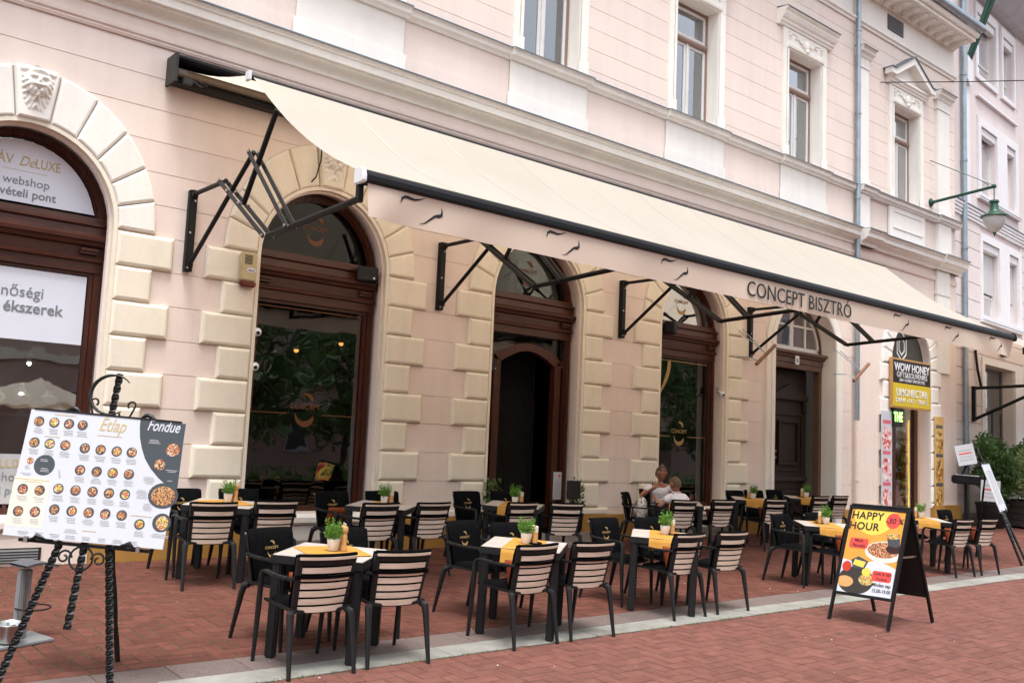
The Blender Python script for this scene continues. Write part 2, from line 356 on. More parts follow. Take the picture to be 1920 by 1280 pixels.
# ================================================================== GROUND
random.seed(5)
def proj_in(x, y, z=0):
    d = Vector((x, y, z))-CAM; f = d.dot(fw)
    if f < .5: return None
    return d.dot(rt)/f*1803.91+960, 640-d.dot(up)/f*1803.91
def brick_mesh(name, wx, wy, m, h=.04):
    g = G(); e = .004; hx, hy = wx/2, wy/2
    R = []
    for (ax, ay, z) in ((hx, hy, -h), (hx, hy, -e), (hx-e, hy-e, 0)):
        R.append([(-ax, -ay, z), (ax, -ay, z), (ax, ay, z), (-ax, ay, z)])
    v = [p for r in R for p in r]; f = []
    for i in range(2):
        for k in range(4): f.append((i*4+k, i*4+(k+1) % 4, (i+1)*4+(k+1) % 4, (i+1)*4+k))
    f.append((8, 9, 10, 11)); g.add(v, f); return g.mesh(name, m)
CB = .13                                             # half a paver
def herringbone(x0, x1, y0, y1):
    """paver rectangles (xa, ya, xb, yb): a stretcher border course, then herringbone cut to the edge"""
    c = CB; out = []; yb0 = y0+c; k_ = 0
    x = x0
    while x < x1: out.append((x, y0, min(x+2*c, x1), yb0)); x += 2*c
    for i in range(int(x0/c)-2, int(x1/c)+2):
        for j in range(int(yb0/c)-3, int(y1/c)+2):
            k = (i-j) % 4
            if k == 0: r = (i*c, j*c, i*c+2*c, j*c+c)
            elif k == 2: r = (i*c, j*c-c, i*c+c, j*c+c)
            else: continue
            r = (max(r[0], x0), max(r[1], yb0), min(r[2], x1), min(r[3], y1))
            if r[2]-r[0] > .03 and r[3]-r[1] > .03: out.append(r)
    return out
def paving(name, x0, x1, y0, y1, m, ms, sheet, jm):
    """tilted sheet of joint sand with proud pavers: 300 nearest as parts, the rest as one part"""
    ro = sheet.obj(name, jm); tag(ro, kind='structure'); ro.matrix_world = TILT
    bl = herringbone(x0, x1, y0, y1); GAP = .009; cache = {}
    def bm_(r):
        k = (round(r[2]-r[0], 3), round(r[3]-r[1], 3))
        if k not in cache: cache[k] = brick_mesh('brick', k[0]-GAP, k[1]-GAP, m)
        return cache[k]
    def key(b):
        x, y = (b[0]+b[2])/2, (b[1]+b[3])/2; q = proj_in(x, y, y*BS)
        if q is None or not (-20 < q[0] < 1940 and q[1] < 1300): return 1e9
        return (Vector((x, y, 0))-CAM).length
    bl.sort(key=key)
    for r in bl[:300]:
        link('brick', bm_(r), ro, ((r[0]+r[2])/2, (r[1]+r[3])/2, random.uniform(-.0018, .0018)), (random.gauss(0, .006), random.gauss(0, .006), random.gauss(0, .006)))
    g = G(); tone = []
    for r in bl[300:]:
        me = bm_(r); x, y = (r[0]+r[2])/2, (r[1]+r[3])/2; dz = random.uniform(-.0018, .0018); a = random.gauss(0, .006); ca, sa = cos(a), sin(a); tx, ty = random.gauss(0, .006), random.gauss(0, .006)
        fs = [tuple(p.vertices) for p in me.polygons]
        g.add([(x+v.co.x*ca-v.co.y*sa, y+v.co.x*sa+v.co.y*ca, v.co.z+dz+v.co.x*tx+v.co.y*ty) for v in me.vertices], fs); tone += [random.random()]*len(fs)
    me = bpy.data.meshes.new('far_bricks'); me.from_pydata(g.v, [], g.f); me.materials.append(ms)
    at = me.attributes.new('tone', 'FLOAT', 'FACE'); at.data.foreach_set('value', tone)
    tag(link('far_bricks', me, ro), 'red pavers too far off to pick apart', kind='stuff')
    return ro
sh = G(); sh.add([(-6, -4.148, -.0035), (34, -4.148, -.0035), (34, 1.2, -.0035), (-6, 1.2, -.0035)], [(0, 1, 2, 3)])
terrace = paving('terrace_pavement', .4, 25.2, -4.148, 0.0, BRICK, BRICKS, sh, JOINT)
sh = G(); sh.add([(-300, -9, -.0035), (300, -9, -.0035), (300, -4.782, -.0035), (-300, -4.782, -.0035)], [(0, 1, 2, 3)])
street = paving('street_pavement', .6, 22.6, -8.9, -4.782, BRICK2, BRICK2S, sh, JOINT2)
# far street beyond the pavers: flat, carries on to the horizon
BRT = bpy.data.materials.new('paved_street'); BRT.use_nodes = True
t = BRT.node_tree; p = t.nodes['Principled BSDF']; p.inputs['Roughness'].default_value = .9
bt = nn(t, 'ShaderNodeTexBrick'); bt.inputs['Scale'].default_value = 5; bt.inputs['Color1'].default_value = (.16, .06, .05, 1); bt.inputs['Color2'].default_value = (.22, .09, .075, 1); bt.inputs['Mortar'].default_value = (.05, .04, .035, 1); bt.inputs['Mortar Size'].default_value = .015
ge = nn(t, 'ShaderNodeNewGeometry'); t.links.new(ge.outputs['Position'], bt.inputs['Vector']); t.links.new(bt.outputs[0], p.inputs['Base Color'])
g = G(); z9 = -9*BS-.02
g.add([(-300, -300, z9), (300, -300, z9), (300, -8.9, z9), (-300, -8.9, z9)], [(0, 1, 2, 3)])
tag(g.obj('street', BRT), kind='structure')
g = G(); g.add([(25.2, -4.78, -.22), (300, -4.78, -.22), (300, 300, .02), (25.2, 300, .02)], [(0, 1, 2, 3)])
tag(g.obj('side_street', BRT), kind='structure')

# granite strip and pale kerb stones, flush with the paving
bed = G(); bed.add([(-3, -4.7815, -.005), (26, -4.7815, -.005), (26, -4.1485, -.005), (-3, -4.1485, -.005)], [(0, 1, 2, 3)])
kerb = bed.obj('kerb', JOINT); kerb.matrix_world = TILT; tag(kerb, kind='structure')
x = .2
i = 0
meg = brick_mesh('granite_slab', .492, .342, GRAN, .05)
while x < 24:
    link('granite_slab', meg, kerb, (x+.25, -4.325, random.uniform(-.002, .003)), (0, random.gauss(0, .003), random.gauss(0, .003))); x += .5
x = .3
mek = [brick_mesh('kerb_stone', L-.006, .272, KERB, .05) for L in (.78, .95, .66)]
while x < 24:
    k = random.randrange(3); L = (.78, .95, .66)[k]
    link('kerb_stone', mek[k], kerb, (x+L/2, -4.643, random.uniform(0, .006)), (random.gauss(0, .004), random.gauss(0, .003), random.gauss(0, .003))); x += L
# grass and moss growing in the joints
g = G(); random.seed(11)
def tuft(x, y, n, s):
    for _ in range(n):
        px, py = x+random.gauss(0, .018), y+random.gauss(0, .018); a = random.uniform(0, 2*pi); hh = s*random.uniform(.4, 1); wd = .0035
        dx, dy = cos(a)*hh*.7, sin(a)*hh*.7
        g.add([(px-wd*sin(a), py+wd*cos(a), -.006), (px+wd*sin(a), py-wd*cos(a), -.006), (px+dx, py+dy, hh*.75)], [(0, 1, 2)])
for _ in range(1800):
    x = random.uniform(1.2, 11); 
    if random.random() > max(.12, 1-(x-2)/3.2): continue
    y = random.uniform(-4.1, -.15)
    if random.random() < .5: y = round(y/CB)*CB
    else: x = round(x/CB)*CB
    tuft(x, y, random.randint(5, 14), .011)
for _ in range(170): tuft(random.uniform(2.5, 11), -4.79+random.gauss(0, .01), random.randint(3, 12), .02)
for _ in range(60): tuft(random.uniform(2.5, 12), random.uniform(-6.5, -4.9), random.randint(2, 6), .012)
for _ in range(50): tuft(random.uniform(2.2, 6), random.uniform(-.12, -.06), random.randint(6, 16), .03)
o = g.obj('joint_grass', GRASS); o.matrix_world = TILT; tag(o, 'short green weeds and moss growing in the paving joints', 'grass', kind='stuff')
# tiny litter
g = G(); random.seed(3)
for _ in range(38):
    x, y = random.uniform(1.6, 12), random.uniform(-6.6, -.4); r = random.uniform(.004, .012); n = 5
    a0 = random.random()*6
    g.add([(x+r*cos(a0+2*pi*k/n)*random.uniform(.5, 1.3), y+r*sin(a0+2*pi*k/n), .004+random.uniform(0, .004)) for k in range(n)], [tuple(range(n))])
o = g.obj('litter_specks', PRINTW); o.matrix_world = TILT; tag(o, 'tiny pale specks of litter scattered on the red paving', 'litter', kind='stuff')

# ================================================================== BISTRO BUILDING
bld = thing('corner_building', 'pink and cream arcaded building with rusticated quoins behind the cafe tables', 'building', T(0, 0, 0))
DZ = .3885; J0 = 3.622; ZC = 3.64
J = [J0-DZ*k for k in range(9)]
OPEN = {'A': (1.52, 3.44), 'B': (5.11, 7.02), 'C': (8.83, 10.77), 'D': (12.58, 14.50), 'E': (15.98, 18.20), 'F': (20.50, 22.35)}
SILL = {'A': .49, 'B': .49, 'C': 0.12, 'D': .49, 'E': 0., 'F': 0.}
XL, XR = -2.2, 23.72; YW = .010         # backing wall plane; render panels stand 10 mm proud of it
RZI, RZO, RO_ = 1.0, 1.55, .42
WIN = [(2.62, 1), (6.22, 1), (9.80, 1), (13.42, 1), (16.92, 1), (21.19, 2)]    # upper windows: centre, pediment kind
WHW, WZ0, WZ1 = .60, 7.42, 9.70
# --- backing wall with arched and rectangular openings
g = G()
def q(x0, z0, x1, z1, y=YW): g.add([(x0, y, z0), (x1, y, z0), (x1, y, z1), (x0, y, z1)], [(0, 1, 2, 3)])
xs = [XL]; DEP = .5
ZT = 5.6
prev = XL
for k, (x0, x1) in OPEN.items():
    q(prev, -.3, x0, ZC); q(prev, ZC, x0, ZT)
    sz = SILL[k]; q(x0, -.3, x1, sz)
    cx = (x0+x1)/2; rx = (x1-x0)/2; n = 28; pts = [(cx-rx*cos(pi*i/n), ZC+RZI*sin(pi*i/n)) for i in range(n+1)]
    for i in range(n):
        (a, b), (c, d) = pts[i], pts[i+1]
        g.add([(a, YW, b), (c, YW, d), (c, YW, ZT), (a, YW, ZT)], [(0, 1, 2, 3)])
        g.add([(a, YW, b), (c, YW, d), (c, DEP, d), (a, DEP, b)], [(0, 1, 2, 3)])
    for xx in (x0, x1): g.add([(xx, YW, sz), (xx, YW, ZC), (xx, DEP, ZC), (xx, DEP, sz)], [(0, 1, 2, 3)])
    g.add([(x0, YW, sz), (x1, YW, sz), (x1, DEP, sz), (x0, DEP, sz)], [(0, 1, 2, 3)])
    prev = x1
q(prev, -.3, XR, ZC); q(prev, ZC, XR, ZT)
q(XL, ZT, XR, WZ0)
prev = XL
for cx, _ in WIN:
    q(prev, WZ0, cx-WHW, WZ1)
    for xx in (cx-WHW, cx+WHW): g.add([(xx, YW, WZ0), (xx, YW, WZ1), (xx, DEP, WZ1), (xx, DEP, WZ0)], [(0, 1, 2, 3)])
    for zz in (WZ0, WZ1): g.add([(cx-WHW, YW, zz), (cx+WHW, YW, zz), (cx+WHW, DEP, zz), (cx-WHW, DEP, zz)], [(0, 1, 2, 3)])
    prev = cx+WHW
q(prev, WZ0, XR, WZ1); q(XL, WZ1, XR, 12.6)
for xx in (XL, XR): g.add([(xx, YW, -.3), (xx, 9, -.3), (xx, 9, 12.6), (xx, YW, 12.6)], [(0, 1, 2, 3)])
g.obj('wall', PINK, bld)
g = G(); g.add([(XL, -.7, 12.35), (XR, -.7, 12.35), (XR, 5, 15.5), (XL, 5, 15.5)], [(0, 1, 2, 3)]); g.add([(XL, 10.7, 12.35), (XR, 10.7, 12.35), (XR, 5, 15.5), (XL, 5, 15.5)], [(0, 1, 2, 3)])
g.obj('roof', mat('roof_tile', (.22, .08, .05), .8, var=.2, vs_=5), bld)

# --- pillow-shaped stones
def offs(poly, e):
    n = len(poly); out = []
    for i in range(n):
        p0, p1, p2 = Vector(poly[i-1]), Vector(poly[i]), Vector(poly[(i+1) % n])
        d1 = (p1-p0).normalized(); d2 = (p2-p1).normalized(); n1 = Vector((-d1.y, d1.x)); n2 = Vector((-d2.y, d2.x))
        b = n1+n2; k = e*2/max(.3, b.dot(b)) if b.length > 1e-6 else e
        out.append(p1+b*k)
    return out
def pillow(poly, d, e, y0=YW, center=None):
    """ccw polygon in (x,z) raised d from the wall with a rounded edge e"""
    n = len(poly); rings = [(0, y0), (0, -d*.42), (e*.45, -d*.85), (e, -d)]
    g = G(); v = []; c = center or (0, 0)
    for k, (ins, y) in enumerate(rings):
        v += [(p[0]-c[0], y, p[1]-c[1]) for p in (offs(poly, ins) if ins else poly)]
    f = []
    for k in range(len(rings)-1):
        for i in range(n): f.append((k*n+i, k*n+(i+1) % n, (k+1)*n+(i+1) % n, (k+1)*n+i))
    f.append(tuple((len(rings)-1)*n+i for i in range(n)))
    g.add(v, f); return g
PB = {}
def block(x0, z0, x1, z1, m, name='quoin_block', d=.055, e=.04, y0=YW):
    x0 += .001; x1 -= .001; z0 += .004; z1 -= .003
    k = (round(x1-x0, 3), round(z1-z0, 3), m.name, d)
    if k not in PB:
        PB[k] = pillow([(0, 0), (x1-x0, 0), (x1-x0, z1-z0), (0, z1-z0)], d, e, y0).mesh(name, m)
    link(name, PB[k], bld, (x0, 0, z0))
def panel(poly, m=PINK, name='render_panel', y0=0., parent=None, y1=None):
    g = G().prism(poly, y0, YW if y1 is None else y1); g.obj(name, m, parent or bld)
def rpanel(x0, z0, x1, z1, m=PINK, name='render_panel', y0=0., gap=.0042): panel([(x0, z0+gap), (x1, z0+gap), (x1, z1-gap), (x0, z1-gap)], m, name, y0)
LONG, SHORT = .64, .42
def quoins(x, side, k, last=.40):
    """stones beside an opening; side +1: stones run to the right of x"""
    for j in range(9):
        wd = LONG if j % 2 == 0 else SHORT
        zt = J[j]; zb = J[j+1] if j < 8 else last
        a, b = (x, x+wd) if side > 0 else (x-wd, x)
        if j == 8: block(a, zb-.007, b, zt, CREAM, e=.03)
        else: block(a, zb, b, zt, CREAM)
PIERS = [(3.44, 5.11), (7.02, 8.83), (10.77, 12.58)]
for a, b in PIERS:
    quoins(a, 1, 0); quoins(b, -1, 0)
    for j in range(9):
        wd = LONG if j % 2 == 0 else SHORT
        rpanel(a+wd, J[j+1] if j < 8 else .40, b-wd, J[j])
quoins(1.52, -1, 0)
for j in range(9):
    wd = LONG if j % 2 == 0 else SHORT
    rpanel(XL, J[j+1] if j < 8 else .40, 1.52-wd, J[j])
quoins(14.50, 1, 0)
for j in range(9):
    wd = LONG if j % 2 == 0 else SHORT
    rpanel(14.5+wd, J[j+1] if j < 8 else .40, 15.60, J[j])
for j in range(9): rpanel(18.46, J[j+1] if j < 8 else .40, 18.86, J[j])
# corner bay: smooth render
OUTER = .022
bayq = {}
for j in range(9):
    wd = .50 if j % 2 == 0 else .38
    zb = J[j+1] if j < 8 else .40
    block(20.50-wd, zb, 20.50, J[j], WHITEST, d=.05); block(22.35, zb, 22.35+wd, J[j], WHITEST, d=.05)
rpanel(19.02, .40, 20.0-.0, 3.62, gap=0); rpanel(22.85, .40, XR, 3.62, gap=0)
rpanel(18.86, 3.62, 20.07, 5.80, gap=0); rpanel(22.80, 3.62, XR, 5.80, gap=0)
# --- arches: voussoirs and keystones
TJ = [0, 14, 28.5, 45, 62.5, 80]
def ell(cx, rx, rz, t): return (cx+rx*cos(t), ZC+rz*sin(t))
def arch(x0, x1, m, key=True, ro=RO_, rzo=RZO, d=.05):
    cx = (x0+x1)/2; rx = (x1-x0)/2
    segs = [(TJ[i], TJ[i+1]) for i in range(5)]; segs += [(180-b, 180-a) for a, b in segs]
    for a, b in segs:
        a, b = radians(a+.25), radians(b-.25); n = 4
        poly = [ell(cx, rx+ro, rzo, a+(b-a)*i/n) for i in range(n+1)]+[ell(cx, rx, RZI, b-(b-a)*i/n) for i in range(n+1)]
        pillow(poly, d, .03).obj('voussoir', m, bld)
    a, b = radians(80.3), radians(99.7)
    poly = [ell(cx, rx+ro, rzo, a), ell(cx, rx+ro, rzo, b), ell(cx, rx, RZI, b), ell(cx, rx, RZI, a)]
    ks = pillow(poly, .075, .03).obj('keystone', m, bld)
    if key: mask(ks, cx)
def mask(ks, cx):
    """bearded head carved in relief on the keystone"""
    nx, nz = 44, 72; g = G(); v = []
    def ga(u, z, u0, z0, su, sz): return math.exp(-((u-u0)/su)**2-((z-z0)/sz)**2)
    for j in range(nz+1):
        z = -1+2*j/nz
        for i in range(nx+1):
            u = -1+2*i/nx; hw = .155+.04*z
            r = sqrt((u/.82)**2+((z-.28)/.62)**2); h = .085*max(0, 1-r*r)**.5 if r < 1 else 0
            h += .030*ga(u, z, 0, .36, .13, .16)+.028*ga(abs(u), z, .30, .52, .22, .06)
            h -= .030*ga(abs(u), z, .30, .40, .13, .06); h += .013*ga(abs(u), z, .30, .40, .07, .035)
            h -= .055*ga(u, z, 0, .02, .16, .075); h += .022*ga(abs(u), z, .22, .16, .2, .05)
            h += .018*ga(abs(u), z, .42, .2, .15, .12)
            cap = ga(u, z, 0, .82+.0*u, .75, .12); h += .05*cap
            bd = max(0, 1-((z+.35)/.62)**2)*max(0, 1-(u/.85)**2); h = max(h, .0)+.045*bd*(.55+.45*sin(16*z+9*abs(u)*1.3)*cos(5*u))*(1 if z < .12 else max(0, 1-(z-.12)/.25))
            side = ga(abs(u), z, .78, .05, .16, .5); h += .035*side*(.6+.4*sin(26*z+8*abs(u)))
            edge = min(1, (1-abs(u))/.08)*min(1, (1-abs(z))/.05)
            h = max(0, h)*edge
            v.append((cx+u*hw, -.072-h*1.1, 4.94+z*.245))
    f = [(j*(nx+1)+i, j*(nx+1)+i+1, (j+1)*(nx+1)+i+1, (j+1)*(nx+1)+i) for j in range(nz) for i in range(nx)]
    g.add(v, f); o = g.obj('carved_mask', TRIM, ks, smooth='all'); tag(o, 'carved bearded face with open mouth')
for k in 'ABCD': arch(*OPEN[k], TRIM if k == 'A' else CREAM)
arch(*OPEN['F'], WHITEST, key=False, ro=.40, rzo=1.42)
# --- spandrel bands
ZB = [3.622, 3.99, 4.36, 4.72, 5.09, 5.46, 5.82]
def edge_x(k, z, side):
    x0, x1 = OPEN[k]; cx = (x0+x1)/2; ro, rz = (RO_, RZO) if k != 'F' else (.40, 1.42)
    if k == 'E': ro, rz = .26, 1.25
    s = (z-ZC)/rz
    if s >= 1: return cx
    return cx+side*((x1-x0)/2+ro+.004)*sqrt(max(0, 1-max(0, s)**2))
ks_ = ['A', 'B', 'C', 'D', 'E']
for i in range(6):
    za, zb = ZB[i]+.0045, ZB[i+1]-.0045
    zz = [za+(zb-za)*t/8 for t in range(9)]
    for a, b in zip([None]+ks_, ks_+[None]):
        L = [(XL if a is None else edge_x(a, z, 1), z) for z in zz]; R = [(18.86 if b is None else edge_x(b, z, -1), z) for z in zz]
        if i == 5: L = [L[0], L[-1]]; R = [R[0], R[-1]]
        panel(R+L[::-1])
# --- jambs: cream moulding round each opening
for k in 'ABCD':
    x0, x1 = OPEN[k]; rx = (x1-x0)/2
    G().ring(x0, x1, ZC, rx-.045, RZI-.045, rx+.0, RZI+.0, -.035, .06, SILL[k]-.0).obj('jamb_moulding', CREAM, bld)
    G().ring(x0, x1, ZC, rx-.075, RZI-.075, rx-.046, RZI-.046, .03, .10, SILL[k]).obj('jamb_moulding', PINK, bld)
x0, x1 = OPEN['E']; rx = (x1-x0)/2
G().ring(x0, x1, ZC, rx, RZI, rx+.10, RZI+.10, -.05, YW, 0).obj('jamb_moulding', TRIM, bld)
G().ring(x0, x1, ZC, rx+.101, RZI+.101, rx+.25, RZI+.23, -.028, YW, 0).obj('jamb_moulding', TRIM, bld)
G().ring(x0, x1, ZC, rx-.02, RZI-.02, rx-.001, RZI-.001, -.04, .3, 0).obj('jamb_moulding', WHITEST, bld)
# --- plinth and window aprons
def plinth(x0, x1, m=OCHRE, z=.40, y=-.07): G().box(x0, y, -.3, x1, .1, z).obj('plinth', m, bld, bevel=.008)
for a, b in PIERS: plinth(a-.02, b+.02)
plinth(14.48, 15.58); plinth(18.47, 18.9); plinth(18.91, 20.48, y=-.09, z=.44); plinth(22.37, XR+.05, y=-.09, z=.46)
plinth(XL, 1.54)
for k in 'ABD':
    x0, x1 = OPEN[k]
    G().box(x0+.022, -.02, -.3, x1-.022, .2, .34).obj('window_apron', TRIM if k != 'A' else PINK, bld, bevel=.006)
    G().prismx([(.3, .35), (-.05, .35), (-.09, .38), (-.09, .44), (-.02, .485), (.3, .485)], x0-.0+.002, x1-.002).obj('window_sill', TRIM if k != 'A' else PINK, bld)
    G().box(x0+.0215, -.14 if k != 'A' else -.05, -.3, x1-.0215, -.021, .16 if k != 'A' else .27).obj('apron_step', STONE if k != 'A' else PINK, bld, bevel=.008)
# vent grille under the jeweller's window
vg = G().box(1.75, -.060, .03, 2.95, -.051, .18).obj('vent_grille', GREYM, bld)
for i in range(5): G().obox((2.35, -.066, .048+i*.027), (1.14, .004, .022), Matrix.Rotation(-.6, 3, 'X')).obj('louvre', mat('grille_grey', (.12, .12, .12), .5), vg)
# steps of the bistro door and the gate
for x0, x1 in ((8.83, 10.77),):
    G().box(x0-.25, -.55, -.3, x1+.3, -.0, .02).obj('door_step', STONE, bld, bevel=.012); G().box(x0-.05, -.24, -.28, x1+.08, .5, .15).obj('door_step', STONE, bld, bevel=.012)
G().box(16.0, -.1, -.3, 18.18, .6, .03).obj('door_step', STONE, bld, bevel=.012)
G().box(20.52, -.1, -.3, 22.33, .6, .06).obj('door_step', STONE, bld, bevel=.012)
# --- string course and cornices (profiles of y,z)
def run(profile, x0, x1, m, name): return G().prismx(profile, x0, x1).obj(name, m, bld)
run([(YW, 5.825), (-.02, 5.83), (-.035, 5.86), (-.02, 5.875), (-.045, 5.895), (-.05, 5.93), (YW, 5.94)], XL, 18.84, PINK, 'string_course')
rpanel(XL, 5.94, 18.84, 6.10, gap=0)
CORN = [(YW, 6.10), (-.03, 6.10), (-.04, 6.135), (-.03, 6.14), (-.055, 6.175), (-.15, 6.215), (-.155, 6.24), (-.20, 6.25), (-.205, 6.345), (-.225, 6.35), (-.235, 6.37), (-.225, 6.378), (-.25, 6.395), (-.255, 6.42), (YW, 6.45)]
run(CORN, XL, 18.85, TRIM, 'cornice'); 
FL = lambda y, z: [(YW, z+.034), (y-.02, z+.002), (y-.02, z-.012), (y-.012, z-.012), (y-.012, z+.008), (YW, z+.046)]
run(FL(-.255, 6.42), XL, 18.85, LEAD, 'flashing')
SILLP = [(YW, 7.25), (-.03, 7.255), (-.04, 7.285), (-.09, 7.31), (-.095, 7.375), (-.115, 7.39), (-.12, 7.405), (YW, 7.42)]
def prof(pr, dy): return [(y if y == YW else y-dy, z) for y, z in pr]
edges = []
prev = XL
for cx, kd in WIN[:-1]:
    run(SILLP, prev, cx-.86, TRIM, 'sill_course'); run(FL(-.12, 7.405), prev, cx-.86, LEAD, 'flashing')
    run(prof(SILLP, .045), cx-.86, cx+.86, TRIM, 'sill_course'); run(FL(-.165, 7.405), cx-.86, cx+.86, LEAD, 'flashing'); prev = cx+.86
run(SILLP, prev, 18.85, TRIM, 'sill_course'); run(FL(-.12, 7.405), prev, 18.85, LEAD, 'flashing')
rpanel(XL, 6.46, 18.85, 6.72, gap=0, y0=-.012); rpanel(XL, 6.722, 18.85, 7.245, gap=0, y0=0)
for cx, kd in WIN[:-1]:
    G().box(cx-.82, -.034, 6.462, cx+.82, -.013, 7.246).obj('apron_panel', WHITEST, bld); G().box(cx-.86, -.046, 6.463, cx+.86, -.035, 6.74).obj('apron_panel', WHITEST, bld)
# corner bay breaks forward
run(prof(CORN, .05), 18.98, 23.72, WHITEST, 'cornice'); run(FL(-.305, 6.42), 18.98, 23.72, LEAD, 'flashing')
for a, b in ((18.97, 19.66), (22.55, 23.76)):
    run(prof(CORN, .11), a, b, WHITEST, 'cornice'); run(FL(-.365, 6.42), a, b, LEAD, 'flashing')
    run(prof(SILLP, .10), a+.0, b-.06, WHITEST, 'sill_course'); run(FL(-.22, 7.405), a, b-.06, LEAD, 'flashing')
run(prof(SILLP, .05), 18.98, 23.6, WHITEST, 'sill_course'); run(FL(-.17, 7.405), 18.98, 23.6, LEAD, 'flashing')
rpanel(18.9, 5.94, XR, 6.10, gap=0); rpanel(18.9, 6.46, XR, 7.245, gap=0)
run([(YW, 5.825), (-.02, 5.83), (-.035, 5.86), (-.05, 5.93), (YW, 5.94)], 18.86, XR, PINK, 'string_course')
G().box(20.35, -.06, 6.463, 22.02, -.012, 7.246).obj('apron_panel', WHITEST, bld)
fr = G()
for a, b, c, d in ((20.5, 6.75, 21.88, 6.79), (20.5, 7.13, 21.88, 7.17), (20.5, 6.79, 20.54, 7.13), (21.84, 6.79, 21.88, 7.13)): fr.box(a, -.075, b, c, -.06, d)
fr.obj('apron_moulding', WHITEST, bld)
for a, b in ((18.98, 19.42), (22.63, 23.30)):
    pm = WHITEST
    G().box(a, -.10, 6.463, b, 0, 7.246).obj('pilaster_base', pm, bld, bevel=.004)
    G().box(a-.0, -.105, 7.44, b, .0, 7.62).obj('pilaster_base', pm, bld, bevel=.006); G().box(a+.03, -.08, 7.62, b-.03, .0, 10.12).obj('pilaster', pm, bld, bevel=.004)
    G().box(a+.01, -.10, 10.12, b-.01, 0, 10.17).obj('capital', pm, bld); G().box(a+.03, -.085, 10.17, b-.03, 0, 10.36).obj('capital', pm, bld)
    run([(YW, 10.36), (-.1, 10.36), (-.13, 10.42), (-.19, 10.46), (-.19, 10.5), (-.24, 10.56), (YW, 10.57)], a-.06, b+.06, pm, 'capital'); run(FL(-.24, 10.56), a-.06, b+.06, LEAD, 'flashing')
for a, b in ((22.63, 23.30),): G().box(a, -.06, 3.6, b, 0, 6.10).obj('pilaster', WHITEST, bld, bevel=.004); G().box(a-.02, -.08, 5.5, b+.02, .0, 5.56).obj('pilaster_band', WHITEST, bld)
# --- upper floor bands
ZU = [7.435]+[7.61+.3575*k for k in range(12)]
SUR = .80
pb = XL
spans = []
for cx, kd in WIN: spans.append((pb, cx-SUR)); pb = cx+SUR
spans.append((pb, XR-.02))
for i in range(len(ZU)-1):
    za, zb = ZU[i], ZU[i+1]
    if za > 11.1: break
    if za < 10.0:
        for a, b in spans: rpanel(a, za, b, zb)
    else: 
        prevx = XL
        for cx, kd in WIN: rpanel(prevx, za, cx, zb); prevx = cx
        rpanel(prevx, za, XR-.02, zb)
rpanel(XL, 11.19, XR-.02, 11.95, gap=0, m=WHITEST)
run([(YW, 11.12), (-.04, 11.12), (-.05, 11.16), (-.09, 11.19), (-.09, 11.22), (YW, 11.24)], XL, XR-.02, TRIM, 'string_course')
vg = G().box(20.35, -.012, 11.45, 21.08, -.002, 11.82).obj('vent_grille', GREYM, bld)
for i in range(8): G().obox((20.715, -.02, 11.475+i*.045), (.73, .006, .038), Matrix.Rotation(-.6, 3, 'X')).obj('louvre', mat('grille_pale', (.35, .37, .38), .5), vg)
# eaves: soffit, modillions, gutter
G().box(XL, -.56, 12.02, XR-.02, YW, 12.10).obj('soffit', TRIM, bld); run([(YW, 11.93), (-.05, 11.93), (-.08, 12.0), (-.08, 12.019), (YW, 12.019)], XL, XR-.02, TRIM, 'bed_moulding')
run([(-.50, 12.101), (-.62, 12.101), (-.66, 12.16), (-.66, 12.22), (-.50, 12.22)], XL, XR, TRIM, 'eaves_fascia')
mo = G().prismx([(-.082, 12.018), (-.46, 12.018), (-.46, 11.96), (-.40, 11.93), (-.30, 11.95), (-.2, 11.9), (-.082, 11.88)], -.07, .07).mesh('modillion', TRIM)
x = 18.0
while x < 23.5: link('modillion', mo, bld, (x, 0, 0)); x += .42
gp = [(-.70+.09*cos(pi+pi*i/10)-.02, 12.30+.09*sin(pi+pi*i/10)) for i in range(11)]
run(gp+[(-.63, 12.36), (-.81, 12.36)], XL, XR+.02, ZINC, 'gutter')
def downspout(x, y, z0, z1, m, r=.055):
    o = G().tube([(x, y, z0), (x, y, z1)], r, 12).obj('downspout', m, bld, smooth=True)
    z = z0+1
    while z < z1: G().tube([(x, y, z), (x, y, z+.05)], r+.012, 12).obj('pipe_clip', m, o, smooth=True); z += 1.9
downspout(18.90, -.10, 2.28, 12.0, ZINC); downspout(18.90, -.10, 0.0, 2.27, PINK, .05)
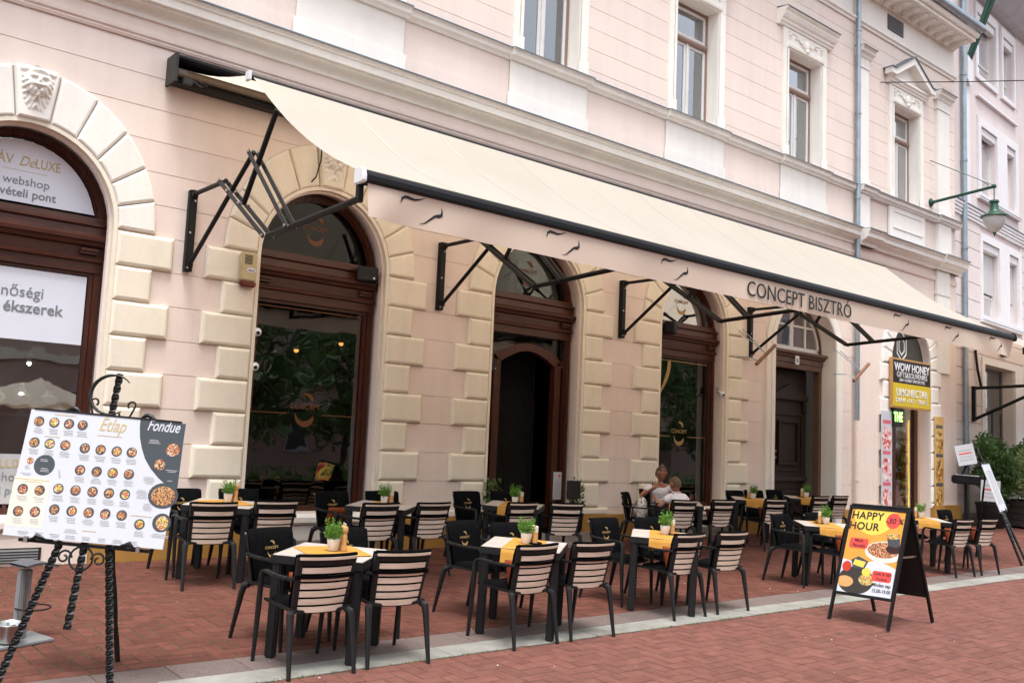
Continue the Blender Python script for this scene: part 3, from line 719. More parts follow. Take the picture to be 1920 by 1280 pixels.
# --- upper windows
def room(x0, y0, z0, x1, y1, z1, m, name='room'):
    g = G(); g.add([(x0,y0,z0),(x1,y0,z0),(x1,y1,z0),(x0,y1,z0),(x0,y0,z1),(x1,y0,z1),(x1,y1,z1),(x0,y1,z1)], [(0,1,2,3),(4,5,6,7),(1,2,6,5),(2,3,7,6),(3,0,4,7)])
    return g.obj(name, m, bld)
def upwin(cx, kind):
    fy = .22
    G().box(cx-SUR, -.045, WZ0+.03, cx-WHW, YW, WZ1+.0).obj('window_surround', TRIM, bld, bevel=.006)
    G().box(cx+WHW, -.045, WZ0+.03, cx+SUR, YW, WZ1+.0).obj('window_surround', TRIM, bld, bevel=.006)
    for s in (-1, 1):
        G().box(cx+s*.70-.115, -.06, WZ0+.03, cx+s*.70+.115, -.046, WZ0+.26).obj('window_surround', TRIM, bld, bevel=.004)
        G().box(min(cx+s*(WHW-.002), cx+s*(WHW-.01)), -.03, WZ0+.01, max(cx+s*(WHW-.002), cx+s*(WHW-.01)), fy, WZ1-.011).obj('window_reveal', TRIM, bld)
        G().box(cx+s*.645-.035, -.058, WZ0+.26, cx+s*.645+.035, -.046, WZ1).obj('window_surround', TRIM, bld, bevel=.008)
    G().box(cx-WHW+.002, -.03, WZ1-.010, cx+WHW-.002, fy, WZ1-.002).obj('window_reveal', TRIM, bld)
    G().box(cx-SUR, -.045, WZ1+.001, cx+SUR, YW, 10.13).obj('window_head', TRIM, bld, bevel=.006)
    run([(-.045, WZ1+.02), (-.075, WZ1+.03), (-.085, WZ1+.07), (-.06, WZ1+.085), (-.045, WZ1+.09)], cx-.66, cx+.66, TRIM, 'window_head')
    g = G()                                        # carved swag: shield, scrolls and drops
    g.sphere((cx, -.06, 9.93), (.085, .05, .12), 12, 8); g.sphere((cx, -.085, 9.80), (.05, .04, .05)); 
    for s in (-1, 1):
        g.tube([(cx+s*(.1+.02*i), -.055, 9.98-.045*abs(sin(i*.35))+(.03 if i > 8 else 0)) for i in range(16)], .018, 6)
        g.tube([(cx+s*(.13+.05*cos(a)*(1-a/9)), -.06, 9.90+.05*sin(a)*(1-a/9)) for a in [i*.5 for i in range(14)]], .014, 6)
        for i in range(4): g.sphere((cx+s*(.56+.035*(i % 2)), -.055, 10.02-.035*i), .03-.004*i, 8, 5)
        g.tube([(cx+s*.62, -.05, 10.06), (cx+s*.42, -.05, 10.05), (cx+s*.25, -.05, 10.0)], .012, 6)
    g.obj('carved_swag', TRIM, bld, smooth='all')
    PR = [(YW, 10.131), (-.07, 10.131), (-.08, 10.17), (-.115, 10.19), (-.115, 10.215), (-.12, 10.23)]
    if kind == 1:
        run(PR+[(-.16, 10.26), (-.2, 10.33), (-.2, 10.36), (-.25, 10.40), (-.255, 10.44), (YW, 10.45)], cx-.98, cx+.98, TRIM, 'window_pediment'); run(FL(-.255, 10.44), cx-.98, cx+.98, LEAD, 'flashing')
    else:
        run(PR+[(-.16, 10.25), (-.16, 10.29), (YW, 10.29)], cx-.92, cx+.92, WHITEST, 'window_pediment')
        ap = 10.93
        G().prism([(cx-.9, 10.291), (cx+.9, 10.291), (cx, ap-.1)], -.05, YW).obj('tympanum', WHITEST, bld)
        for s in (-1, 1):
            G().prism([(cx+s*1.04, 10.291), (cx+s*1.04, 10.42), (cx+s*.88, 10.42), (cx, ap), (cx, ap-.17), (cx+s*.80, 10.31), (cx+s*.80, 10.291)], -.24, -.051).obj('raking_cornice', WHITEST, bld)
            G().prism([(cx+s*1.06, 10.421), (cx+s*1.06, 10.44), (cx+s*.87, 10.44), (cx, ap+.03), (cx, ap+.001), (cx+s*.88, 10.421)], -.27, YW).obj('flashing', LEAD, bld)
    # joinery
    f = G(); zb, zt = WZ0+.0, WZ1-.012; xw = WHW-.012; TR = 9.02
    for a, b, c, d in ((cx-xw, zb, cx-xw+.05, zt), (cx+xw-.05, zb, cx+xw, zt), (cx-xw+.05, zt-.05, cx+xw-.05, zt), (cx-xw+.05, zb, cx+xw-.05, zb+.06)): f.box(a, fy, b, c, fy+.09, d)
    win = f.obj('window', mat('brown_window_frame', (.26, .17, .135), .6, var=.1), bld)
    G().prismx([(fy+.08, TR-.05), (fy-.03, TR-.05), (fy-.05, TR-.01), (fy-.045, TR+.03), (fy-.02, TR+.05), (fy+.08, TR+.05)], cx-xw+.051, cx+xw-.051).obj('transom', mat('brown_window_frame', (.26, .17, .135), .6), win)
    def sash(x0, z0, x1, z1):
        g = G()
        for a, b, c, d in ((x0, z0, x0+.055, z1), (x1-.055, z0, x1, z1), (x0+.055, z1-.055, x1-.055, z1), (x0+.055, z0, x1-.055, z0+.07)): g.box(a, fy+.012, b, c, fy+.06, d)
        g.obj('sash', PAINTW, win); G().box(x0+.054, fy+.03, z0+.069, x1-.054, fy+.036, z1-.054).obj('pane', PANEU, win)
    sash(cx-xw+.052, TR+.052, cx+xw-.052, zt-.052)
    sash(cx-xw+.052, zb+.062, cx-.022, TR-.052); sash(cx+.022, zb+.062, cx+xw-.052, TR-.052)
    G().box(cx-.0215, fy-.012, zb+.062, cx+.0215, fy+.055, TR-.052).obj('mullion', PAINTW, win)
    g = G()
    for a, b in ((-xw+.06, -.34), (.30, xw-.06)):
        n = 14
        for i in range(n):
            xa, xb = cx+a+(b-a)*i/n, cx+a+(b-a)*(i+1)/n; ya, yb = fy+.16+.02*(i % 2), fy+.16+.02*((i+1) % 2)
            g.add([(xa, ya, zb), (xb, yb, zb), (xb, yb, zt), (xa, ya, zt)], [(0, 1, 2, 3)])
    g.obj('curtain', CURT, win)
    room(cx-1.2, .52, 7.2, cx+1.2, 3.0, 9.95, mat('grey_room', (.20, .21, .22), .9), 'upper_room')
for cx, kd in WIN: upwin(cx, kd)
# ================================================================== GROUND FLOOR JOINERY
FY = .25
def bigwin(k, lower=True):
    x0, x1 = OPEN[k]; x0 += .045; x1 -= .045; cx = (x0+x1)/2; rx = (x1-x0)/2; rz = RZI-.05; zs = SILL[k]; zl, zt = 3.75, 3.20
    f = G(); n = 24
    def rim(a, b, y0, y1):
        P = [(cx+(rx-a)*cos(pi*i/n), ZC+(rz-a)*sin(pi*i/n)) for i in range(n+1)]; Q = [(cx+(rx-b)*cos(pi*i/n), ZC+(rz-b)*sin(pi*i/n)) for i in range(n+1)]
        for i in range(n): f.prism([P[i], P[i+1], Q[i+1], Q[i]], y0, y1)
    rim(0, .075, FY, FY+.12); rim(.075, .095, FY+.03, FY+.10)
    for s in (-1, 1):
        f.box(min(cx+s*rx, cx+s*(rx-.075)), FY, zs, max(cx+s*rx, cx+s*(rx-.075)), FY+.12, ZC)
    win = f.obj('arched_window', WOOD, bld, bevel=.006)
    # moulded transom
    TP = [(FY+.1, 3.14), (FY-.01, 3.14), (FY-.01, 3.25), (FY-.045, 3.26), (FY-.05, 3.295), (FY-.015, 3.31), (FY-.02, 3.42), (FY-.06, 3.435), (FY-.075, 3.47), (FY-.11, 3.485), (FY-.115, 3.525), (FY-.05, 3.555), (FY-.045, 3.64), (FY-.075, 3.66), (FY-.075, 3.69), (FY-.02, 3.70), (FY-.015, 3.76), (FY+.1, 3.76)]
    tr = G().prismx(TP, x0+.004, x1-.004).obj('transom', WOODH, win)
    for s in (-1, 1):
        xx = cx+s*(rx-.17)
        G().prismx([(FY-.02, 3.325), (FY-.06, 3.34), (FY-.06, 3.36), (FY-.085, 3.375), (FY-.085, 3.395), (FY-.02, 3.415)], xx-.09, xx+.09).obj('corbel', WOODH, tr)
    P = [(cx+(rx-.09)*cos(pi*i/n), max(3.77, ZC+(rz-.09)*sin(pi*i/n))) for i in range(n+1)]
    G().prism(P, FY+.06, FY+.068).obj('lunette_pane', PANEL_, win)
    if lower:
        g = G(); a, b = x0+.077, x1-.077
        for q0, q1, q2, q3 in ((a, zs, a+.05, 3.138), (b-.05, zs, b, 3.138), (a+.05, 3.10, b-.05, 3.138), (a+.05, zs, b-.05, zs+.07)): g.box(q0, FY+.02, q1, q2, FY+.09, q3)
        g.obj('window_frame', WOOD, win, bevel=.005); G().box(a+.049, FY+.05, zs+.069, b-.049, FY+.058, 3.101).obj('pane', PANE if k != 'A' else PANEA, win)
    return win, cx, rx
wA, cA, rA = bigwin('A'); wB, cB, rB = bigwin('B'); wC, cC, rC = bigwin('C', False); wD, cD, rD = bigwin('D')
# jeweller's window: white film with lettering
n = 24
G().prism([(cA+(rA-.11)*cos(pi*i/n), max(3.80, ZC+(RZI-.16)*sin(pi*i/n))) for i in range(n+1)], FY+.045, FY+.05).obj('white_film', FILM, wA)
G().box(cA-rA+.14, FY+.034, 2.33, cA+rA-.14, FY+.04, 3.09).obj('white_film', FILM, wA)
yf = FY+.043
GT = mat('gold_letter', (.50, .38, .16), .5, var=.05); GRT = mat('grey_letter', (.20, .22, .24), .5, var=.05)
text('BÁV', .15, front(2.17, yf, 4.20), GT, wA, align='LEFT', xs=.85); text('De', .155, front(2.455, yf, 4.20), GT, wA, align='LEFT', shear=.35, xs=.85); text('LUXE', .15, front(2.62, yf, 4.20), GT, wA, align='LEFT', xs=.72)
G().box(2.30, yf-.001, 4.143, 2.75, yf+.001, 4.147).obj('rule', GT, wA)
text('webshop', .13, front(2.55, yf, 3.99), GRT, wA); text('átvételi pont', .13, front(2.86, yf, 3.86), GRT, wA, bold=.012, align='RIGHT')
yf = FY+.031
text('Minőségi', .165, front(2.83, yf, 2.79), GRT, wA, align='RIGHT'); text('ékszerek', .165, front(3.03, yf, 2.625), GRT, wA, align='RIGHT', bold=.012)
text('LUXE', .13, front(2.70, FY+.042, .98), GT, wA, align='CENTER')
text('webshop', .13, front(2.55, FY+.042, .84), GRT, wA); text('átvételi pont', .12, front(2.55, FY+.042, .70), GRT, wA, bold=.01)
G().box(cA-rA+.14, FY+.044, .60, 2.92, FY+.048, 1.12).obj('white_film', mat('frosted_film', (.42, .43, .44), .6), wA)
# shop interior with shelf of necklace busts
room(-1.5, .55, 0, 4.2, 3.2, 4.4, ROOMP, 'shop_room')
G().box(1.3, .60, 1.52, 3.3, .95, 1.55).obj('display_shelf', mat('shelf_white', (.5, .47, .44), .5), bld)
random.seed(8)
for i in range(6):
    x = 1.75+i*.27; nb = thing('necklace_bust', ['white necklace bust at the left end of the jeweller window shelf', 'second necklace bust from the left on the jeweller window shelf', 'third necklace bust from the left on the jeweller window shelf', 'third necklace bust from the right on the jeweller window shelf', 'second necklace bust from the right on the jeweller window shelf', 'rightmost necklace bust on the jeweller window shelf'][i], 'display bust', T(x, .75, 1.551), 'busts on the jeweller shelf')
    G().lathe([(.07, 0), (.06, .01), (.03, .03), (.05, .09), (.095, .17), (.09, .2), (.045, .23), (.035, .27), (.0, .275)], 14).obj('bust', mat('bust_velvet', (.62, .60, .55), .8), nb, smooth=True)
    G().tube([(.075*cos(a), -.075+.02*sin(a)-.01, .20-.06*cos(a*.0)+.035*sin(a)) for a in [pi+pi*j/8 for j in range(9)]], .004, 5).obj('necklace', STEEL, nb)
for (x, z, lab) in ((2.85, 2.12, 'upper bright spot lamp inside the jeweller window'), (2.80, 1.78, 'lower bright spot lamp inside the jeweller window')):
    sp = thing('spot_lamp', lab, 'lamp', T(x, .7, z), 'spot lamps in the jeweller window'); G().lathe([(.02, 0), (.03, .03), (.03, .09), (.01, .1)], 10).obj('housing', ENDCAP, sp); G().sphere((0, -.0, -.012), .022, 8, 6).obj('bulb', SPOTW, sp)
# bistro interior
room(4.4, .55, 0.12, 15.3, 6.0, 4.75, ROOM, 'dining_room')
random.seed(21)
def pendant(x, y, z, lab):
    p = thing('pendant_lamp', lab, 'lamp', T(x, y, z), 'pendant lamps glowing inside the bistro')
    G().lathe([(.16, 0), (.155, .012), (.06, .05), (.03, .1), (.012, .11)], 16).obj('shade', BLACKM, p, smooth=True); G().tube([(0, 0, .11), (0, 0, 4.7-z)], .006, 6).obj('cord', BLACKM, p); G().sphere((0, 0, -.012), .038, 10, 6).obj('bulb', LAMPW, p)
pendant(7.83, 2.5, 2.94, 'glowing pendant lamp in the first bistro window, right one'); pendant(7.05, 2.5, 2.76, 'glowing pendant lamp in the first bistro window, left one')
# gold lines and emblems on the bistro panes
def gline(win, a, b): G().box(min(a[0], b[0])-.006, FY+.046, min(a[1], b[1])-.006, max(a[0], b[0])+.006, FY+.0485, max(a[1], b[1])+.006).obj('gold_line', GOLDD if win is wB else GOLDP, win)
for wn, cx, rx in ((wB, cB, rB), (wD, cD, rD)):
    a, b = cx-rx+.17, cx+rx-.17
    gline(wn, (a, 3.06), (b, 3.06)); gline(wn, (a, 1.72), (cx-.26, 1.72)); gline(wn, (cx+.26, 1.72), (b, 1.72)); 
    if wn is wB: gline(wn, (a, 1.733), (a, 3.047)); gline(wn, (b, 1.733), (b, 3.047))
    m = GOLDD if wn is wB else GOLDP
    crest(wn, front(cx, FY+.045, 1.79), .42, m)
for wn, cx in ((wB, cB), (wC, cC), (wD, cD)): crest(wn, front(cx, FY+.055, 4.13), .38, GOLDD if wn is not wD else GOLDP)
g = G(); P = []
for i in range(21):
    t = i/20; P.append((12.90+.30*sin(t*1.75)+.03*t, FY+.046, 2.35+.72*t))
for i in range(20):
    wd = .045*sin(pi*(.1+.6*i/20)); a, b = P[i], P[i+1]; g.add([(a[0]-wd, a[1], a[2]), (a[0]+wd, a[1], a[2]), (b[0]+wd, b[1], b[2]), (b[0]-wd, b[1], b[2])], [(0, 1, 2, 3)])
g.obj('gold_swoosh', GOLDP, wD)
# --- bistro door
DY = FY+.05
def doorframe():
    xl, xr = 9.30, 10.42; f = G(); x0, x1 = OPEN['C'][0]+.122, OPEN['C'][1]-.122
    f.box(xl-.13, DY-.03, .15, xl, DY+.08, 2.72); f.box(xr, DY-.03, .15, xr+.13, DY+.08, 2.72)
    n = 14; I = [(xl+(xr-xl)*i/n, 2.70+.20*sin(pi*i/n)) for i in range(n+1)]; U = [(xl-.13+(xr-xl+.26)*i/n, 2.80+.22*sin(pi*i/n)) for i in range(n+1)]
    for i in range(n): f.prism([I[i], I[i+1], U[i+1], U[i]], DY-.03, DY+.08)
    f.box(x0, DY-.02, 2.70, xl-.131, DY+.07, 2.80); f.box(xr+.131, DY-.02, 2.70, x1, DY+.07, 2.80)
    f.box(x0, DY-.02, .15, x0+.03, DY+.07, 2.70); f.box(x1-.03, DY-.02, .15, x1, DY+.07, 2.70)
    d = f.obj('bistro_door', WOOD, bld)
    P = U[1:-1]; G().prism([(p[0], p[1]+.004) for p in U]+[(xr+.13, 3.135), (xl-.13, 3.135)], DY+.02, DY+.026).obj('pane', PANE, d)
    G().box(x0+.031, DY+.02, .16, xl-.131, DY+.026, 2.70).obj('pane', PANE, d); G().box(xr+.131, DY+.02, .16, x1-.031, DY+.026, 2.70).obj('pane', PANE, d)
    G().box(x0, DY+.02, 2.801, xl-.131, DY+.026, 3.135).obj('pane', PANE, d); G().box(xr+.131, DY+.02, 2.801, x1, DY+.026, 3.135).obj('pane', PANE, d)
    g = G(); nn_ = 40
    for i in range(nn_):
        xa, xb = xl-.1+(xr-xl+.3)*i/nn_, xl-.1+(xr-xl+.3)*(i+1)/nn_; ya, yb = .95+.03*(i % 2), .95+.03*((i+1) % 2)
        g.add([(xa, ya, .15), (xb, yb, .15), (xb, yb, 3.1), (xa, ya, 3.1)], [(0, 1, 2, 3)])
    g.obj('curtain', mat('black_curtain', (.010, .010, .010), .9), d)
    G().box(10.475, DY-.036, .62, 10.66, DY-.028, 1.05).obj('menu_notice', PRINTW, d)
    for i in range(9): G().box(10.50, DY-.0385, .66+i*.028, 10.63, DY-.037, .67+i*.028).obj('print_line', PRINTG, d)
    G().disc((10.60, .99), .022, DY-.038, 12).obj('print_dot', PRED, d)
doorframe()
# --- gate no. 6
x0, x1 = OPEN['E']; cx = (x0+x1)/2; rx = (x1-x0)/2; GY = .32
gate = G().box(x0, GY, .03, x0+.09, GY+.14, 3.24).obj('gate', GATE, bld); G().box(x1-.09, GY, .03, x1, GY+.14, 3.24).obj('gate_jamb', GATE, gate)
G().prismx([(GY+.12, 3.245), (GY-.02, 3.245), (GY-.03, 3.34), (GY-.05, 3.36), (GY-.045, 3.46), (GY-.09, 3.48), (GY-.10, 3.51), (GY-.16, 3.54), (GY-.165, 3.59), (GY+.12, 3.62)], x0+.004, x1+.06).obj('lintel', GATE, gate)
G().box(cx-.72, GY-.055, 3.365, cx+.72, GY-.045, 3.445).obj('lintel_panel', GATE, gate)
lf = G(); n = 20
def arc(a, y0, y1, g):
    P = [(cx+(rx-.02)*cos(pi*i/n), ZC+(RZI-.03)*sin(pi*i/n)) for i in range(n+1)]; Q = [(cx+(rx-.02-a)*cos(pi*i/n), ZC+(RZI-.03-a)*sin(pi*i/n)) for i in range(n+1)]
    for i in range(n): g.prism([P[i], P[i+1], Q[i+1], Q[i]], y0, y1)
arc(.06, GY, GY+.1, lf); lun = lf.obj('lunette_frame', GATE, gate)
g = G()
P = [(cx+(rx-.09)*cos(pi*i/n), ZC+(RZI-.10)*sin(pi*i/n)) for i in range(n+1)]; Q = [(cx+(rx-.15)*cos(pi*i/n), ZC+(RZI-.16)*sin(pi*i/n)) for i in range(n+1)]
for i in range(n): g.prism([P[i], P[i+1], Q[i+1], Q[i]], GY+.01, GY+.06)
g.box(cx-rx+.09, GY+.01, ZC-.02, cx+rx-.09, GY+.06, ZC+.06)
for xx, zz in ((cx-.55, .70), (cx-.03, .83), (cx+.03, .83), (cx+.50, .73)): g.box(xx-.025, GY+.008, ZC+.06, xx+.025, GY+.058, ZC+zz-.0)
g.box(cx-rx+.24, GY+.004, ZC+.47, cx+rx-.24, GY+.052, ZC+.51)
g.obj('lunette_glazing_bars', PAINTW, gate)
G().prism(Q, GY+.03, GY+.036).obj('pane', PANEU, gate); G().prism([(p[0], p[1]) for p in Q], GY+.2, GY+.21).obj('net_curtain', CURT, gate)
# panelled leaf, standing back in the passage
LY = .62
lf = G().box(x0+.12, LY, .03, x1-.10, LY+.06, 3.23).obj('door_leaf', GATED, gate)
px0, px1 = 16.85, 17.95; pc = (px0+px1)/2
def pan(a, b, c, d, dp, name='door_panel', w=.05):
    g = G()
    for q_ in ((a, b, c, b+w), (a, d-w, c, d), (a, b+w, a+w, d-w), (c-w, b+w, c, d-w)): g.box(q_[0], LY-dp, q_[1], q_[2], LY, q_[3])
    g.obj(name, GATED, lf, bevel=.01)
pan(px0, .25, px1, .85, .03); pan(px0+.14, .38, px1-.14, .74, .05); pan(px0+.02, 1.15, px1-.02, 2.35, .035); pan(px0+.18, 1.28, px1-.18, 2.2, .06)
G().box(px0-.08, LY-.09, .95, px1+.08, LY-.001, 1.05).obj('door_rail', GATED, lf, bevel=.012)
G().box(px0-.1, LY-.10, 2.62, px1+.1, LY-.001, 2.70).obj('door_cornice', GATED, lf, bevel=.012); G().prism([(px0-.12, 2.701), (px1+.12, 2.701), (pc, 2.95)], LY-.08, LY-.001).obj('door_pediment', GATED, lf)
for xx in (px0-.02, px1+.02): G().box(xx-.06, LY-.07, 2.36, xx+.06, LY-.001, 2.62).obj('door_console', GATED, lf, bevel=.012)
for zz in (1.55, 1.42): G().sphere((px0+.08, LY-.05, zz), .018, 8, 6).obj('lock', CHROME, lf)
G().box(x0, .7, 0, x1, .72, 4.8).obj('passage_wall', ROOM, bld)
np_ = thing('house_number_plate', 'small white enamel plate with the number 6 above the gate', 'number plate', T(17.02, GY-.17, 3.40))
G().box(-.07, -.008, -.09, .07, 0, .09).obj('plate', ENDCAP, np_, bevel=.004); text('6', .15, front(0, -.0095, -.05), INK, np_)
# --- honey shop
x0, x1 = OPEN['F']; cx = (x0+x1)/2; rx = (x1-x0)/2
hs_ = G().box(x0+.001, .22, .06, x0+.10, .34, 3.62); sd_ = hs_.obj('shop_door_frame', WOOD, bld)
for xa, xb in ((20.98, 21.18), (22.04, 22.22)): G().box(xa, .23, .06, xb, .33, 3.60).obj('door_stile', WOOD, sd_, bevel=.01)
G().box(x0+.101, .23, .06, 20.979, .31, 3.6).obj('side_panel', WOOD, sd_); G().box(22.221, .25, .06, x1-.001, .30, 3.6).obj('side_panel', mat('tan_side_panel', (.50, .36, .22), .7), sd_)
G().box(21.181, .235, .06, 22.039, .325, .36).obj('door_base', WOOD, sd_); G().box(21.181, .27, .36, 22.039, .276, 3.6).obj('pane', glass('clear_pane', (.85, .87, .85), .6), sd_)
P = [(cx+(rx-.03)*cos(pi*i/n), ZC+(RZI-.04)*sin(pi*i/n)) for i in range(n+1)]
G().prism([(x1-.03, 3.6)]+P+[(x0+.03, 3.6)], .14, .16).obj('lunette_sign', mat('lunette_grey', (.05, .05, .045), .6), bld)
g = G()
for r_, w_ in ((.36, .05), (.22, .045)):
    for i in range(6):
        if r_ > .3 and i == 1: continue
        a, b = pi/6+i*pi/3, pi/6+(i+1)*pi/3
        g.prism([(21.26+.72*r_*cos(a), 4.10+r_*sin(a)), (21.26+.72*r_*cos(b), 4.10+r_*sin(b)), (21.26+.72*(r_-w_)*cos(b), 4.10+(r_-w_)*sin(b)), (21.26+.72*(r_-w_)*cos(a), 4.10+(r_-w_)*sin(a))], .128, .136)
g.obj('hexagon_emblem', ENDCAP, bld)
room(19.2, .5, 0.05, 23.4, 3.2, 3.6, ROOMP, 'honey_shop_room')
sh = thing('jar_shelf', 'wooden shelves filled with small jars inside the honey shop door', 'shelf', T(0, 0, 0))
G().box(21.30, .84, .06, 22.75, .86, 2.9).obj('back', mat('shelf_brown', (.26, .13, .055), .6), sh)
for i in range(8): G().box(21.30, .60, .28+i*.29, 22.62, .839, .30+i*.29).obj('shelf', mat('shelf_brown', (.26, .13, .055), .6), sh)
G().box(22.42, .50, .2, 22.47, .56, 2.45).obj('light_strip', mat('amber_strip', (1, .55, .05), .5, emit=2.2), sh)
random.seed(4)
jm = [G().lathe([(.033, 0), (.036, .01), (.036, .07), (.028, .08), (.03, .082), (.03, .1), (0, .1)], 10).mesh('jar', m) for m in (mat('honey_jar', (.35, .16, .02), .2), mat('dark_honey_jar', (.12, .05, .015), .2), mat('label_jar', (.6, .58, .5), .4), mat('rose_jar', (.4, .12, .14), .3), mat('green_jar', (.16, .26, .12), .3))]
nm = 0
ROWN = ['lowest', 'second', 'third', 'fourth', 'fifth', 'sixth', 'seventh']
for i in range(7):
    for j in range(8):
        for kz in range(2):
            o = link('honey_jar', random.choice(jm), None, (21.70+j*.118, .66, .302+i*.29+kz*.103)); nm += 1
            tag(o, 'small lidded jar on the %s shelf inside the honey shop' % ROWN[i], 'jar', 'jars on the %s honey shop shelf' % ROWN[i])
cl_ = thing('shop_ceiling_light', 'warm ceiling light panel glowing inside the honey shop', 'lamp', T(21.9, .95, 3.3)); G().box(-.9, -.4, 0, .9, .25, .05).obj('housing', ENDCAP, cl_); G().box(-.85, -.37, -.012, .85, .22, -.001).obj('diffuser', mat('warm_panel', (1, .78, .45), .5, emit=5), cl_)
sg = thing('shop_sign', 'framed black and yellow shop sign above the honey shop door', 'sign', T(21.21, -.12, 3.20))
g = G().box(-.90, -.02, -.56, .90, .05, .56).obj('sign_frame', PINE, sg)
G().box(-.86, -.026, .0, .86, -.0205, .52).obj('black_field', SIGNB, sg); G().box(-.86, -.026, -.52, .86, -.0205, -.001).obj('yellow_field', HONEYY, sg)
text('WOW HONEY', .25, front(0, -.03, .28), ENDCAP, sg, bold=.025, xs=.98); text('GIFTS&SOUVENIRS', .175, front(0, -.03, .135), ENDCAP, sg, xs=.98); text('300+ HONEY SPECIALITIES', .10, front(0, -.03, .04), ENDCAP, sg, xs=1.02)
text('LIMONECTAR', .235, front(0, -.03, -.28), ENDCAP, sg, bold=.02); text('DRINK • EAT • TREATS', .15, front(0, -.03, -.43), ENDCAP, sg)
ls = thing('led_sign', 'small black sign with glowing green letters under the honey shop sign', 'led sign', T(20.46, -.10, 2.44))
G().box(-.05, -.03, -.22, .35, .03, .24).obj('case', SIGNB, ls, bevel=.01); text('THE', .29, front(.14, -.034, -.10), LEDG, ls, bold=.02, xs=.72)
for xx, lab, fm, tx in ((20.20, 'tall pink ice cream poster left of the honey shop door', FOODM[4], ['Fagylalt', 'Jégkása', 'Turmix']), (22.66, 'tall orange food poster right of the honey shop door', FOODM[5], ['Waffle', 'Churros', 'Shake'])):
    p = thing('wall_poster', lab, 'poster', T(xx, -.065, 0)); bgm = PRINTW if xx < 21 else mat('poster_tan', (.62, .40, .14), .5)
    G().box(-.23, -.01, .50, .23, 0, 2.55).obj('sheet', bgm, p)
    for i in range(3):
        zc = 2.05-i*.68
        G().disc((0, zc-.10), .20, -.0115, 18, rz=.27).obj('picture', fm, p); G().box(-.17, -.0118, zc+.22, .17, -.0105, zc+.30).obj('heading_field', mat('heading_rose', (.62, .12, .17), .5) if xx < 21 else mat('heading_slate', (.10, .10, .11), .5), p)

# ================================================================== THINGS FIXED TO THE FACADE
def camera_(x, z, lab, s=1, y=-.03, sx=1):
    c = thing('security_camera', lab, 'camera', T(x, y, z)); G().box(-.035, -.0, -.035, .035, .025, .08).obj('mount', GREYP, c, bevel=.006)
    G().tube([(0, 0, 0), (0, -.06, -.02)], .018, 8).obj('neck', ENDCAP, c, smooth=True); G().sphere((sx*.02, -.07, -.05), (.05, .05, .053), 14, 9).obj('dome', ENDCAP, c, smooth='all'); G().sphere((sx*.03-.02, -.108, -.06), .023, 10, 7).obj('lens', BLACKM, c, smooth='all')
camera_(5.17, 2.30, 'white dome camera on the left jamb of the first bistro window, lower one', y=.06); camera_(5.17, 2.72, 'white camera mount on the left jamb of the first bistro window, upper one', y=.06)
camera_(14.40, 2.58, 'white dome camera on the right jamb of the second bistro window', y=.1)
def speaker(x, y, z, rz, lab):
    s = thing('loudspeaker', lab, 'speaker', T(x, y, z) @ Rz(rz)); G().box(-.14, -.10, -.10, .14, .08, .10).obj('cabinet', BLACKM, s, bevel=.02); G().box(-.12, -.106, -.085, .12, -.101, .085).obj('grille', mat('speaker_grille', (.02, .02, .021), .8), s); G().bar((0, .08, 0), (0, .15, 0), .04).obj('bracket', BLACKM, s); G().disc((.09, -.06), .014, -.1065, 10).obj('badge', CHROME, s)
speaker(6.75, .09, 3.62, -.5, 'black loudspeaker at the right of the first bistro window transom'); speaker(12.98, .09, 3.60, .45, 'black loudspeaker at the left of the second bistro window transom')
speaker(8.95, .18, 2.62, .4, 'small black loudspeaker at the left of the bistro door')
al = thing('alarm_siren', 'beige alarm siren box with red lamp beside the first bistro window', 'alarm', T(4.97, -.066, 3.42))
G().box(-.10, -.06, -.16, .10, 0, .18).obj('case', mat('aged_plastic', (.50, .42, .24), .5), al, bevel=.012); 
for i in range(7): G().box(-.06, -.0625, .04+i*.017, .04, -.0605, .049+i*.017).obj('slot', INK, al)
G().disc((.03, -.03), .06, -.0625, 16, rz=.03).obj('badge', ENDCAP, al); text('Signal', .035, front(.03, -.064, -.04), mat('blue_print', (.05, .08, .3), .5), al, shear=.2)
G().box(-.10, -.075, -.235, .10, -.002, -.165).obj('red_lamp', mat('red_lens', (.12, .02, .01), .25), al, bevel=.015)
def flagrod(x, z, lab):
    f = thing('flag_bracket', lab, 'bracket', T(x, 0, z)); G().tube([(-.27, -.45, -.20), (.27, -.48, .20)], .035, 8).obj('wooden_rod', mat('raw_wood', (.22, .11, .06), .7, var=.2, vs_=8), f, smooth=True)
    for s in (-1, 1): G().tube([(s*.10-.2, -.0, .50), (s*.06-.1, -.25, .25), (.0, -.46, .02)], .008, 6).obj('wire', ZINC, f)
    G().tube([(-.3, 0, -.05), (-.28, -.3, -.06), (-.2, -.45, -.14)], .008, 6).obj('wire', ZINC, f)
flagrod(15.05, 3.30, 'short wooden rod on wire stays left of the gate'); flagrod(18.42, 3.25, 'short wooden rod on wire stays right of the gate beside the pipe')
